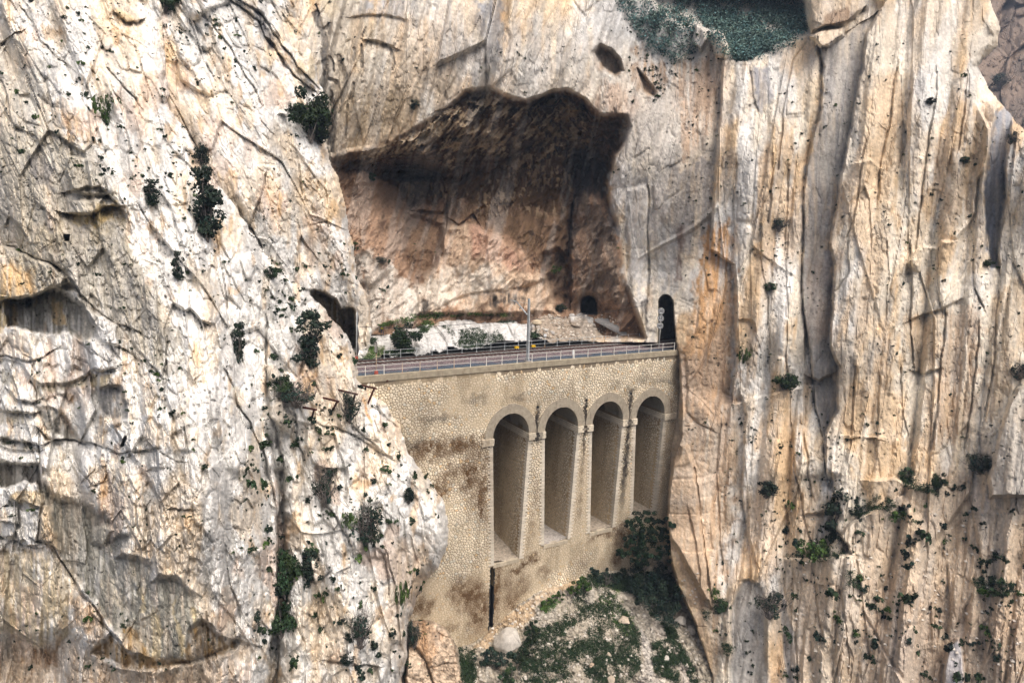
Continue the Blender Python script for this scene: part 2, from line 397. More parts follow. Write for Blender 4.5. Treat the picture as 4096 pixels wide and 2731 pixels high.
L.add(facetE, .6, 18); L.tint(facetE, (.30,.285,.25), .85, 25, .7, 9, 10)
L.ledge(zc('Z8', [(60,1160),(120,1230),(240,1220)]), 1.2, 40)
L.ledge(zc('Z8', [(-40,1290),(110,1320),(230,1300)]), 1.4, 45)
L.tint(zc('Z8', [(-40,1300),(180,1290),(200,1370),(-40,1370)]), (.33,.29,.21), .75, 25, .5, 9)
L.ledge(zc('Z8', [(-40,1490),(100,1500),(250,1520)]), 1.6, 45)
L.tint(zc('Z8', [(0,1030),(100,1050),(90,1100),(0,1100)]), (.29,.27,.22), .7, 20)
L.tint(zc('Z8', [(240,1090),(420,1100),(600,1070),(560,1130),(400,1160),(250,1140)]), (.45,.40,.29), .7, 18, .5)
for pl, d, w in [([(250,960),(230,1000),(215,1070),(250,1150),(260,1240)], 1.0, 6), ([(0,910),(130,940),(160,960),(280,930),(360,880)], .9, 6),
                 ([(380,280),(440,330),(500,400),(560,490),(700,620),(800,700),(870,720),(980,760)], .9, 6), ([(0,140),(80,150),(170,200),(300,250),(380,290)], 1.1, 7),
                 ([(270,1430),(340,1490),(400,1500),(500,1500),(600,1520)], 1.2, 7), ([(800,860),(930,910),(980,950)], .5, 5), ([(1160,830),(1165,950),(1130,1180),(1180,1300),(1220,1450)], .9, 7)]:
    L.crack(zc('Z8', pl), w, d)
# lower left
recG = zc('W1', [(-60,205),(60,240),(235,232),(252,360),(245,420),(215,350),(150,345),(50,395),(-60,345)])
L.add(recG, 2.6, 16, .6); L.tint(recG, (.19,.175,.15), .85, 16, .4)
L.ledge(zc('W1', [(-60,130),(60,160),(240,150)]), .8, 30)
L.tint(zc('W1', [(-60,60),(100,80),(230,130),(240,165),(100,140),(-60,120)]), (.28,.26,.21), .8, 16, .4)
L.add(zc('W1', [(45,400),(150,350),(215,345),(262,480),(240,510),(180,490),(60,460)]), -1.6, 12)
L.tint(zc('W1', [(60,430),(150,400),(230,420),(255,490),(200,505),(70,470)]), (.60,.46,.26), .75, 14)
for q in ([(-40,390),(50,380),(60,480),(-40,530)], [(10,580),(70,565),(100,610),(80,680),(20,680)], [(90,640),(140,620),(160,690),(130,720)], [(120,510),(240,520),(240,720),(170,730),(130,600)], [(0,500),(110,500),(120,590),(0,590)]):
    L.add(zc('W1', q), -1.0, 9)
L.add(zc('W1', [(240,500),(300,500),(340,620),(380,730),(380,770),(300,740),(245,690)]), -.6, 12, None, (.58,.46,.30), .6)
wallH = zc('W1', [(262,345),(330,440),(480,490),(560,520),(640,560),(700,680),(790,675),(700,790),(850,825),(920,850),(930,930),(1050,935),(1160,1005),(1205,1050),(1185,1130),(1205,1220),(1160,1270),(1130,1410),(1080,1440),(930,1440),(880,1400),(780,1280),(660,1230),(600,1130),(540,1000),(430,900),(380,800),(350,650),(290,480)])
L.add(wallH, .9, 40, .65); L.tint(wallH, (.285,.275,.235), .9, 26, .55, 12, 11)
L.add(zc('W1', [(560,640),(640,600),(690,640),(640,720),(570,700)]), -.9, 20, None, (.5,.47,.4), .75)
L.tint(zc('W1', [(620,960),(760,900),(740,940),(690,980),(800,1080),(720,1110),(640,1040)]), (.52,.47,.38), .7, 16, .4)
L.tint(zc('W1', [(760,1250),(830,1240),(850,1300),(900,1430),(820,1430),(770,1330)]), (.40,.25,.09), .75, 16, .4)
for q in ([(905,1150),(940,1060),(960,1130),(985,1200),(960,1400),(930,1420)], [(850,1000),(880,960),(880,1120),(850,1130)], [(1040,1080),(1075,1050),(1080,1200),(1130,1300),(1110,1400),(1060,1230)], [(1160,1120),(1220,1160),(1230,1260),(1180,1280)]):
    L.tint(zc('W1', q), (.56,.47,.30), .8, 12, .3, 8)
caveI = zc('W1', [(680,1280),(800,1400),(930,1440),(1140,1425),(1150,1260),(1220,1190),(1300,1220),(1370,1310),(1440,1300),(1400,1360),(1200,1420),(1000,1480),(850,1490),(700,1450),(560,1380)])
L.add(caveI, 1.6, 30); L.tint(caveI, (.33,.22,.10), .85, 20, .5, 10)
L.ledge(zc('W1', [(1130,1420),(1230,1400),(1360,1340),(1420,1300)]), 1.6, 40)
L.ledge(zc('W1', [(1420,1300),(1500,1330),(1560,1345)]), .9, 30)
foot = zc('W1', [(-160,1240),(100,1300),(230,1310),(400,1290),(600,1400),(800,1500),(1000,1480),(1200,1430),(1400,1370),(1480,1370),(1460,1650),(-160,1650)])
L.add(foot, 2.0, 110); L.tint(foot, (.54,.43,.32), .7, 80, .4, 22, 12)
L.tint(zc('W1', [(200,1370),(370,1340),(360,1480),(220,1470)]), (.26,.15,.07), .7, 20, .6)
slabJ = zc('W1', [(-160,770),(50,780),(230,750),(380,800),(440,940),(420,1080),(440,1280),(230,1320),(100,1300),(-160,1200)])
L.add(slabJ, -.7, 20, .6); L.tint(slabJ, (.52,.44,.31), .85, 30, .9, 9, 13)
L.tint(zc('W1', [(0,790),(110,800),(200,860),(240,900),(230,1000),(120,960),(0,960)]), (.38,.35,.28), .6, 30, .6, 9)
L.tint(zc('W1', [(420,1040),(560,1120),(640,1230),(690,1320),(560,1330),(440,1220)]), (.52,.38,.25), .7, 40, .3)
for pl, d, w in [([(240,60),(245,200),(250,330),(265,480),(240,560),(240,700)], 1.4, 7), ([(240,700),(330,750),(390,850),(450,930),(480,1010),(560,1080),(610,1170),(690,1290),(740,1330)], 1.6, 8),
                 ([(-40,660),(60,700),(160,730),(240,740)], 1.0, 6), ([(500,90),(620,130),(720,160),(800,150),(940,150)], .9, 6), ([(280,120),(340,90),(480,95)], 1.1, 6),
                 ([(880,150),(1000,190),(1110,225)], .5, 5), ([(1040,510),(1100,530),(1170,525)], .9, 6), ([(450,180),(480,290),(560,380),(640,350),(660,300)], .6, 5),
                 ([(660,220),(650,320),(680,420),(700,500)], .6, 5), ([(740,350),(745,460)], .5, 5), ([(820,500),(830,620),(880,700),(890,780)], .6, 5),
                 ([(1120,200),(1110,300),(1125,420)], .6, 5), ([(1370,740),(1400,920),(1440,1060),(1450,1160)], .9, 6), ([(1430,1290),(1420,1180),(1440,1120)], .7, 5)]:
    L.crack(zc('W1', pl), w, d)
L.ledge(zc('W1', [(910,275),(1000,260)]), .7, 18, ends=12)
# gully between the front buttress and the spur
gully = [(1075,1780),(1095,1860),(1118,2000),(1110,2200),(1118,2400),(1098,2500),(1080,2600),(1070,2900)]
L.ledge(gully, 5.5, 70, 14, -1, 60)
L.crack([(1135,1900),(1140,2200),(1145,2400),(1110,2560),(1095,2900)], 26, 3.5)
for pl, d, w in [([(320,180),(330,500),(350,900),(440,1200),(480,1330)], 1.8, 11), ([(0,560),(100,800),(230,1050),(330,1290),(400,1568)], 1.2, 9),
                 ([(640,140),(625,330),(600,560)], 1.5, 10), ([(560,900),(560,1100),(640,1300)], 1.2, 9), ([(790,1000),(980,1050),(1150,1160),(1300,1250)], 1.0, 9),
                 ([(860,1100),(950,1330),(960,1568)], .8, 7), ([(1200,860),(1350,1000),(1450,1200)], .8, 7), ([(1000,1010),(1160,1130),(1250,1330)], .8, 7), ([(1190,720),(1185,800),(1220,880)], .9, 6)]:
    L.crack(zc('W2', pl), w, d)
L.add(zc('W2', [(640,940),(720,950),(860,1010),(940,1080),(960,1300),(880,1330),(760,1320),(690,1290),(630,1130)]), -1.2, 14, .6)
L.add(zc('W2', [(350,830),(440,810),(490,900),(490,1040),(420,1030),(370,950)]), -1.0, 12, .6, CREAM, .5)
L.add(zc('W2', [(320,510),(400,510),(440,600),(430,650),(350,630)]), -.9, 10, .6, CREAM, .5)
L.add(zc('W2', [(1190,715),(1240,715),(1290,800),(1230,830),(1195,800)]), -.8, 9, .5, CREAM, .6)
for pl, d, w in [([(700,0),(720,160),(850,330),(900,430),(960,560)], 1.2, 8), ([(1220,600),(1260,760),(1290,900),(1310,1200),(1330,1568)], .9, 7),
                 ([(1150,560),(1210,650),(1230,900)], .8, 6), ([(1400,480),(1440,640),(1400,900),(1380,1100)], .7, 6), ([(760,1410),(900,1430),(1150,1440)], 1.1, 6), ([(540,560),(640,640),(720,900),(800,1100)], 1.0, 8)]:
    L.crack(zc('W3', pl), w, d)
L.tint(zc('W3', [(1280,500),(1440,460),(1560,400),(1560,760),(1420,1000),(1380,1200),(1330,1500),(1270,1100)]), (.62,.51,.39), .6, 60, .6, 9)
L.ledge(zc('W3', [(1400,1010),(1480,900),(1600,780),(1660,700)]), -.0, 40)
for q in ([(1085,690),(1100,780),(1130,860),(1090,800)], [(1118,840),(1130,860),(1150,960),(1120,900)]):
    L.tint(zc('W2', q), (.62,.33,.12), .8, 10)
def Gn(X, Y):
    t = np.clip((Y+150)/2900, 0, 1)
    return 560*t + 260*t*(1-t)*2.2
L.silhouette([(-900,-400),(655,-400),(660,200),(680,420),(765,530),(823,676),(905,778),(995,905),(1050,1000),(1140,1100),(1245,1185),(1300,1230),(1350,1290),(1400,1360),(1420,1430),
  (1440,1490),(1470,1512),(1500,1525),(1510,1560),(1560,1600),(1600,1690),(1650,1810),(1700,1890),(1740,1950),(1780,2020),(1794,2090),(1785,2194),(1750,2270),(1707,2333),(1640,2470),(1630,2600),(1620,3100),(-900,3100)],
  lambda X, Y: 1.2+5*sstep(1150, 1500, X), 60, 9, 9)
L.billow(Gn, [(210, 950, 1.5), (80, 420, .55)])
L.rock(Gn, [(240, 640, .3, .6, 1.0, .08, 4, 0), (96, 250, .30, .5, .8, .12, 4, .0), (40, 100, .20, .3, .46, .12, 4, .16), (19, 44, .10, .15, .22, .06, 4, .12)], .10)
L.fine([(200, .3), (20, .05), (8, .05)])
L.patina(Gn)
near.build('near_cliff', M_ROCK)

# ---- upper left cliff ------------------------------------------------------
upper = Layer(540, -180, 1540, 1530, 4,
  [(600,-100,82),(680,400,74.5),(800,600,72.8),(1000,900,72.5),(1100,1050,74.5),(1245,1185,79),(1000,-100,86),(1000,400,79),(1200,700,80),(1250,300,87),(1160,-100,92),
   (1330,650,86),(1300,1000,82),(1400,900,86),(1420,1150,85),(1400,1400,86),(1470,1250,90),(1300,1350,83)], WHITE, 23)
L = upper
mottle(L, CREAM, 220, 380, -.02, .26, .85, 1)
mottle(L, CREAM, 50, 150, .04, .3, .55, 2)
mottle(L, PINK, 90, 200, .2, .4, .5, 3)
mottle(L, OCHRE, 40, 120, .28, .46, .55, 4)
L.add(zc('Z7', [(1075,650),(1250,690),(1400,560),(1500,600),(1560,850),(1650,1000),(1640,1180),(1560,1390),(1480,1250),(1330,1060),(1280,920),(1120,740)]), -1.6, 60, .7)
L.tint(zc('Z7', [(1075,600),(1250,680),(1250,900),(1400,1100),(1600,1300),(1560,1420),(1300,1060),(1120,740)]), (.60,.46,.29), .7, 60, .6, 12, 1)
L.tint(zc('Z7', [(1030,180),(1120,280),(1060,420),(1040,300)]), (.56,.42,.24), .6, 30)
L.add(zc('Z7', [(1100,320),(1180,305),(1250,340),(1240,480),(1340,560),(1400,480),(1420,560),(1300,600),(1130,500)]), -.9, 16)
L.add(zc('Z7', [(1740,630),(1810,640),(1800,730),(1740,720)]), -1.0, 8)
for pl, d, w in [([(1200,140),(1260,340),(1330,480)], 1.0, 8), ([(1440,0),(1600,130),(1720,300),(1850,480),(1960,560)], 1.5, 9), ([(1330,150),(1500,380),(1600,560),(1650,640)], 1.0, 7),
                 ([(1500,0),(1640,100),(1780,300),(1900,430),(2000,560)], 1.6, 10), ([(1560,1400),(1640,1240),(1660,1100)], 1.2, 8), ([(1870,960),(1900,1200),(1930,1400)], .8, 6),
                 ([(2030,1050),(2040,1300),(2060,1500)], .8, 6), ([(1580,1420),(1620,1500),(1640,1560)], 1.4, 9)]:
    L.crack(zc('Z7', pl), w, d)
for q in ([(1560,30),(1640,90),(1760,300),(1750,320),(1690,300),(1600,140)], [(1790,0),(1840,60),(1850,110),(1810,60)], [(1890,470),(1990,560),(1960,570),(1880,500)]):
    L.tint(zc('Z7', q), (.10,.095,.10), .8, 16, .6, 8)
L.tint(zc('W7', [(120,660),(260,600),(340,740),(330,880),(220,900),(130,760)]), (.60,.48,.29), .7, 40)
L.add(zc('W7', [(130,600),(270,560),(345,720),(340,880),(260,920),(150,800)]), -1.2, 26, .6)
hollow = zc('Q', [(235,160),(300,130),(360,150),(560,225),(700,305),(790,430),(880,540),(990,530),(1080,530),(1140,600),(1155,900),(1165,1100),(1150,1568),(700,1568),(240,400)])
L.add(hollow, 7.5, 14, .8); L.tint(hollow, (.34,.25,.13), .85, 20, .7, 10)
L.tint(zc('Q', [(240,160),(360,160),(560,240),(700,330),(640,430),(400,300)]), (.14,.10,.06), .6, 10)
L.crack(zc('Q', [(1270,0),(1330,230),(1380,380),(1450,580),(1500,700),(1540,860)]), 7, 1.6)
L.crack(zc('Q', [(1400,930),(1380,1100),(1360,1200),(1390,1350)]), 6, 2.2)
L.tint(zc('Q', [(1270,0),(1310,0),(1440,500),(1520,700),(1540,880),(1460,920),(1400,700),(1330,350)]), (.36,.24,.13), .7, 12, .4)
L.tint(zc('Q', [(1150,0),(1210,0),(1215,650),(1170,650)]), (.40,.38,.35), .6, 10)
L.silhouette([(300,-400),(1140,-400),(1160,-60),(1200,100),(1270,260),(1298,400),(1303,560),(1330,650),(1365,760),(1390,870),(1410,1000),(1440,1130),(1475,1250),(1492,1330),(1478,1440),(1450,1700),(300,1700)], 3.0, 50, 9, 8)
def Gu(X, Y):
    t = np.clip((Y+150)/1700, 0, 1)
    return 560*t + 150*t*(1-t)
L.billow(Gu, [(190, 800, 1.4), (76, 380, .55)])
L.rock(Gu, [(220, 520, .3, .6, 1.0, .08, 4, 0), (90, 220, .32, .5, .85, .12, 4, .0), (38, 90, .22, .3, .5, .12, 4, .18), (19, 42, .11, .16, .24, .06, 4, .13)], .10)
L.fine([(200, .3), (20, .05), (8, .05)])
L.patina(Gu)
upper.build('upper_cliff', M_ROCK)

# ---- gorge wall: cave, cliff above it and the ribbed right cliff ------------
main = Layer(1060, -180, 4520, 2940, 4,
  [(1000,-100,96),(1500,-100,97),(2000,-100,100),(2400,-100,106),(1300,300,93),(1600,300,95.5),(1900,300,97),(2200,300,98),(2400,250,99.5),
   (1300,600,96),(1320,900,102),(1330,1300,106),(2560,500,101),(2560,900,103.5),(2620,1100,105.5),(2735,1300,98),(2735,1600,96.5),(2800,900,98.5),(2800,1300,96),(2800,1800,94),
   (2930,600,95),(2930,1200,93),(2930,1800,91.3),(2930,2300,89),(2930,2800,86),(2600,250,104),(2750,200,102),
   (3100,400,94.5),(3150,1000,92.8),(3200,1600,91),(3200,2100,88.3),(3450,400,91),(3400,700,89.5),(3350,1000,88.5),(3350,1400,87),(3350,1900,85.5),
   (3700,300,90),(3700,900,87),(3700,1500,85),(3700,1900,83),(3900,100,93),(3950,900,86.5),(4060,700,82.5),(4000,1400,81.5),(4120,1400,80),(4120,1900,76.5),
   (3000,2500,85.5),(3300,2300,83.5),(3600,2200,81.5),(3900,2200,78.5),(4120,2300,75.5),(3300,2800,80.5),(3700,2800,77.5),(4120,2800,74.5),(2850,2800,87.5)], (.73,.66,.545), 37, 5)
L = main
mottle(L, WHITE, 200, 520, -.05, .22, .8, 1, -.11)
mottle(L, CREAM, 90, 330, .0, .3, .6, 2, -.11)
mottle(L, OCHRE, 90, 330, .10, .36, .6, 3, -.11)
mottle(L, GREYB, 50, 360, .22, .44, .4, 4, -.11)
mottle(L, (.70,.50,.30), 150, 420, .02, .3, .55, 5, -.11)
# cool grey rock of the upper right face
L.tint(zc('W4', [(-200,-200),(450,-200),(600,300),(570,700),(520,900),(300,1000),(0,760),(-200,760)]), (.55,.53,.50), .6, 120)
# plateau with scrub above the cliff
plat = zc('W4', [(60,-200),(1020,-200),(1060,60),(1090,190),(1040,225),(930,250),(850,300),(740,370),(640,350),(610,270),(560,190),(470,170),(440,130),(400,140),(330,160),(300,120),(200,60)])
L.setd(plat, zc('W4', [(100,-250,124),(1000,-250,126),(600,0,114),(250,60,110),(1000,60,109),(500,180,105),(1060,180,100),(640,330,100.5),(850,280,99)]), 24, .6, (.50,.49,.44), .7)
L.add(zc('W4', [(420,140),(470,170),(480,240),(440,300),(400,260)]), -2.0, 14)
L.add(zc('W4', [(500,190),(580,200),(620,290),(600,340),(540,330)]), -2.2, 14)
rubble = zc('W4', [(-200,-100),(60,-100),(300,150),(420,260),(300,380),(240,560),(150,600),(120,420),(30,270),(-200,200)])
L.tint(rubble, (.58,.58,.57), .75, 70); 
# cliff head behind the gully and its loose block
L.add(zc('W4', [(1060,-200),(1390,-200),(1390,60),(1300,150),(1180,170),(1100,190)]), -3.0, 20, .7, (.52,.42,.31), .7)
L.add(zc('W4', [(1090,215),(1180,180),(1290,160),(1290,210),(1210,270),(1160,275)]), -3.4, 12, .6, (.55,.45,.33), .8)
L.ledge(zc('W4', [(1150,170),(1250,140),(1340,120),(1390,60)]), 2.0, 20)
L.tint(zc('W4', [(1160,150),(1200,90),(1270,50),(1340,60),(1360,110),(1250,150)]), (.22,.14,.09), .7, 16)
# striated orange and grey flank next to the railway
flank = zc('W4', [(130,1080),(250,1010),(500,900),(530,1000),(520,1300),(480,1500),(140,1500)])
L.tint(flank, (.44,.40,.36), .8, 40, .8, 9, 1, -.06)
L.tint(zc('W4', [(290,340),(560,330),(570,470),(520,750),(450,900),(340,950),(330,800),(300,560)]), (.52,.38,.27), .75, 50, .9, 9, 2)
L.tint(zc('W4', [(40,250),(150,300),(240,430),(240,560),(150,600),(60,480)]), (.40,.29,.20), .75, 30, .8, 10)
L.tint(zc('W4', [(90,640),(240,620),(230,900),(130,1070),(60,900)]), (.48,.43,.37), .6, 40, .8, 8)
orange = zc('W5', [(350,0),(500,0),(515,120),(520,500),(500,900),(460,1100),(420,1200),(330,1230),(250,1250),(200,1150),(170,1000),(175,850),(250,650),(290,420),(330,200)])
L.tint(orange, (.60,.36,.18), .9, 40, .7, 9, 3, -.05)
L.tint(zc('W5', [(170,850),(270,640),(290,900),(250,1100),(180,1100)]), (.45,.37,.31), .6, 30, .7, 8)
L.tint(zc('W5', [(200,1250),(420,1180),(470,1100),(560,1150),(580,1568),(240,1568)]), (.50,.40,.29), .8, 40, .8, 10, 4)
L.tint(zc('W5', [(20,0),(200,0),(210,330),(130,440),(60,330)]), (.50,.49,.47), .7, 40, .7, 9, 5)
L.tint(zc('W5', [(160,0),(215,0),(205,350),(170,350)]), (.20,.13,.10), .6, 16, 1.0, 6, 6)
# ribs (left edges stand proud, flanks fall back to their left)
R1 = zc('W4', [(590,350),(575,480),(560,700),(530,1000),(520,1300),(500,1474)])+zc('W5', [(530,250),(540,500),(545,850),(520,1050)])
L.ledge(R1, 2.4, 120, 8, 1, 60)
L.ledge(zc('W5', [(580,1100),(600,1200),(580,1568)])+zc('W6', [(560,400),(600,700),(640,800)]), 1.4, 50, 8, 1, 50)
K1 = zc('W4', [(1150,290),(1170,400),(1150,620),(1100,850),(1060,1100),(1045,1474)])+zc('W5', [(945,250),(960,600),(1000,800),(1010,950),(1060,1250),(1110,1568)])+zc('W6', [(1085,330)])
R2 = zc('W4', [(1500,60),(1420,200),(1400,420),(1350,650),(1290,950),(1260,1150),(1210,1430)])+zc('W5', [(1140,150),(1160,250),(1130,650),(1130,750),(1190,880),(1170,1150),(1100,1300)])
L.crack(K1, 7, 1.2); L.ledge(K1, 1.2, 60, 8, 1, 60)
f1 = K1[:-1]+R2[::-1]
L.tint(f1, (.33,.31,.29), .8, 22, .4, 12, 7)  # shade of the left-facing flank painted in as grey
L.tint(zc('W5', [(950,200),(1150,230),(1130,700),(1000,780),(950,500)]), (.42,.34,.27), .6, 40, .4)
L.ledge(R2, 2.6, 90, 7, 1, 60)
L.amp[L.sd(f1, 10)[0]] *= np.where(L.sd(f1, 10)[1] > 0, .45, 1)
K2 = zc('W4', [(2100,380),(2080,600),(2150,760),(2150,900),(2120,1000),(2080,1060),(2060,1250),(1960,1400)])
L.ledge(K2, -1.2, 40, 8, 1)
f2 = zc('W4', [(2250,605),(2285,640),(2280,760),(2240,1000),(2255,1150),(2210,1300),(2200,1474)])+zc('W5', [(2190,60),(2190,250)])+zc('W5', [(2130,270),(2120,60)])+zc('W4', [(2130,1474),(2120,1100),(2150,880),(2190,650)])
L.add(f2, .6, 14, .4); L.tint(f2, (.35,.36,.39), .9, 14, .3)  # second left-facing flank, its shade painted blue-grey
L.ledge(zc('W4', [(2285,640),(2240,1000),(2255,1150),(2200,1474)])+zc('W5', [(2190,250)]), 1.4, 50, 8, 1, 40)
ribs = [('W4', [(1040,280),(990,360),(950,520),(930,700),(900,1000)], 1.2, 8), ('W4', [(1600,400),(1580,560),(1560,760),(1510,950),(1490,1180)], 1.3, 9), ('W4', [(1690,480),(1670,700),(1650,850),(1610,1000)], 1.2, 8),
        ('W4', [(1840,420),(1830,600),(1800,760),(1780,900),(1740,1200),(1720,1474)], 1.2, 8), ('W4', [(2020,420),(2010,560),(1990,700),(1960,880)], 1.0, 7), ('W4', [(870,900),(860,1120),(850,1300)], .9, 7),
        ('W4', [(660,960),(645,1200),(640,1474)], .9, 7), ('W4', [(740,420),(745,560),(780,660)], .8, 7), ('W4', [(960,1000),(955,1200),(940,1474)], 1.0, 7), ('W4', [(1420,830),(1390,1000),(1370,1200),(1310,1400)], 1.1, 8),
        ('W5', [(870,0),(850,250),(870,500),(860,800),(880,1100),(880,1568)], .9, 7), ('W5', [(700,0),(700,250),(740,480),(750,800),(760,1050)], .8, 7), ('W5', [(1250,100),(1240,300),(1160,420)], 1.0, 8), ('W5', [(1480,100),(1490,350),(1480,560)], .8, 6),
        ('W5', [(1640,130),(1640,400),(1630,600),(1660,900)], 1.3, 9), ('W5', [(1820,100),(1810,420),(1830,560)], 1.0, 8), ('W5', [(2030,100),(2040,400),(2090,520)], 1.1, 8), ('W5', [(1290,880),(1275,1100),(1250,1400)], 1.1, 8), ('W5', [(1435,950),(1430,1330)], .8, 7),
        ('W5', [(1570,900),(1590,1200),(1640,1400)], .8, 7), ('W5', [(1850,550),(1830,850),(1800,1200),(1770,1400)], 1.4, 11), ('W5', [(2060,650),(2040,900),(2000,1200),(1980,1400)], 1.2, 10), ('W5', [(2190,420),(2170,650),(2150,900),(2100,1200)], 1.2, 10),
        ('W6', [(860,0),(880,300),(920,480),(960,650),(980,740)], 1.2, 9), ('W6', [(920,0),(960,200),(980,440)], 1.2, 9), ('W6', [(430,0),(400,300),(420,600),(440,900)], .9, 10), ('W6', [(240,520),(270,700),(300,900),(310,1100)], .9, 7),
        ('W6', [(800,960),(830,1150),(880,1300),(900,1568)], 1.1, 8), ('W6', [(1000,900),(1020,1150),(1060,1300)], .9, 8), ('W6', [(1150,1000),(1190,1200),(1210,1480)], 1.0, 8), ('W6', [(1260,800),(1290,1100),(1340,1400)], .9, 8)]
for z, pl, d, w in ribs: L.crack(zc(z, pl), w*.75, d*.65)
for z, pl, a, f in [('W5', [(580,590),(640,610),(660,660)], .9, 22), ('W5', [(1640,590),(1720,560),(1820,530),(1920,480)], 1.1, 30), ('W5', [(1660,920),(1720,935),(1760,910),(1800,900)], 1.0, 26),
                    ('W5', [(530,1120),(640,1090),(700,1070),(780,1050),(1000,1010)], -.9, 60), ('W5', [(1270,1330),(1330,1320),(1420,1340)], 1.0, 40), ('W5', [(1010,960),(1060,980),(1130,940)], 2.0, 34),
                    ('W6', [(1220,60),(1380,70)], -1.0, 60), ('W6', [(960,540),(1090,530)], 1.2, 24), ('W4', [(1380,960),(1450,940),(1500,980)], -1.0, 50), ('W5', [(1640,210),(1720,140),(1800,140),(1830,90),(1900,100)], -1.2, 70)]:
    L.ledge(zc(z, pl), a, f)
L.tint(zc('W5', [(1640,600),(1830,540),(1820,890),(1700,930),(1660,900)]), (.55,.42,.28), .7, 26, .5)
L.tint(zc('W5', [(1840,560),(2060,480),(2060,900),(2000,1300),(1760,1400),(1790,900)]), (.53,.40,.28), .7, 40, .7, 12)
L.tint(zc('W5', [(2190,420),(2346,340),(2346,800),(2200,1200),(2080,1300),(2130,900)]), (.52,.42,.30), .7, 40, .6, 14)
L.tint(zc('W4', [(1950,750),(2060,600),(2150,800),(2130,1000),(2060,1100),(2050,1250),(1900,1380),(1900,1000)]), (.54,.40,.25), .7, 50, .6, 12)
L.tint(zc('W4', [(1240,1050),(1360,1100),(1310,1300),(1220,1474),(1190,1474)]), (.55,.40,.24), .7, 26, .6, 10)
L.tint(zc('W4', [(740,420),(840,420),(850,560),(800,640),(750,560)]), (.34,.34,.36), .75, 30, .6, 10)
L.tint(zc('W5', [(650,0),(720,0),(720,130),(660,130)]), (.30,.28,.25), .7, 16, .4)
L.tint(zc('W4', [(1440,60),(2060,-100),(2160,160),(2060,330),(1600,300),(1450,250)]), (.50,.44,.36), .6, 90, .5, 12)
# foot of the right cliff and vegetated steps
L.tint(zc('W6', [(1210,60),(1380,70),(1600,140),(1700,160),(1760,300),(1560,300),(1400,330),(1240,310)]), (.58,.42,.25), .6, 40, .6, 12)
steps = zc('W6', [(800,800),(980,680),(1200,600),(1500,400),(1750,300),(2050,250),(2400,600),(2400,1750),(900,1750),(800,1200)])
L.tint(steps, (.62,.51,.39), .7, 80, .3, 30)
L.tint(zc('W6', [(1300,950),(1600,1000),(2000,1100),(2300,1000),(2300,1600),(1400,1700)]), (.52,.39,.28), .5, 160)
L.ledge(zc('W6', [(970,740),(1090,740),(1220,600),(1400,500),(1500,440)]), -2.0, 90)
L.ledge(zc('W6', [(1340,330),(1480,330),(1600,370),(1760,360)]), -1.6, 70)
L.ledge(zc('W6', [(820,800),(1000,820),(1200,790)]), -1.4, 70)
L.crack(zc('W6', [(1110,330),(1130,500),(1120,640),(1200,740)]), 24, 3.0)
L.setd(zc('W6', [(490,1568),(500,1100),(560,950),(600,940),(690,1000),(700,1200),(720,1750),(490,1750)]), zc('W6', [(500,1200,88),(700,1200,85),(600,1750,83.5)]), 22, .5, (.40,.39,.37), .85)
L.setd(zc('W6', [(800,960),(830,1080),(870,1250),(890,1750),(850,1750),(800,1200)]), zc('W6', [(820,1000,85),(860,1300,83),(870,1750,81)]), 12, .4, (.42,.42,.42), .8)
L.setd(zc('W6', [(1790,1500),(1830,1330),(1870,1310),(1900,1380),(1910,1750),(1790,1750)]), zc('W6', [(1800,1400,76),(1880,1400,75.5),(1840,1750,74)]), 12, .4, (.42,.42,.44), .8)
L.tint(zc('W6', [(2060,250),(2120,0),(2275,-50),(2275,500),(2200,560),(2060,480)]), (.45,.42,.38), .6, 40, .7, 12)
fa = zc('W5', [(2130,1568),(2180,1350),(2260,1120),(2300,1030),(2346,1015),(2500,1015),(2500,1700),(2130,1700)])
L.add(fa, -3.5, 16, .6, (.50,.46,.40), .6)
# pillar at the right foot of the viaduct
pil = zc('W6', [(80,560),(110,400),(130,250),(170,180),(180,125),(210,120),(235,160),(265,250),(300,480),(330,740),(380,950),(380,1100),(330,1050),(200,800),(120,700)])
L.add(pil, -2.2, 22, .7, (.55,.45,.35), .7)
L.crack(zc('W6', [(265,260),(300,500),(335,800),(380,1080)]), 9, 1.4)
L.tint([(2712,1390),(2800,1340),(2930,1330),(2950,1700),(2920,2100),(2890,2400),(2860,2700),(2800,2500),(2690,2200),(2664,2060),(2690,1800),(2720,1700)], (.53,.39,.265), .8, 60, .6, 9, 31, -.05)
L.tint([(2740,1250),(2900,1200),(2930,1500),(2900,1700),(2800,1650),(2730,1500)], (.58,.36,.19), .7, 60, .7, 8, 32, -.05)
# left boundary below the railway: the rock falls back behind the viaduct and the talus
behind = [(900,1375),(2705,1375),(2716,1440),(2718,1560),(2722,1650),(2722,1750),(2700,1800),(2690,1850),(2680,1950),(2664,2060),(2676,2200),(2715,2350),(2785,2500),(2840,2700),(2870,3100),(900,3100)]
L.setd(behind, [(1000,1400,124),(2705,1400,102),(2690,2100,102),(2640,1400,113),(2620,2100,114),(2780,2500,97),(2860,2950,90),(1000,2950,124),(2300,1800,123)], 14)
L.crack([(2740,1440),(2745,1560),(2740,1640),(2800,1700),(2850,1720)], 10, .6)
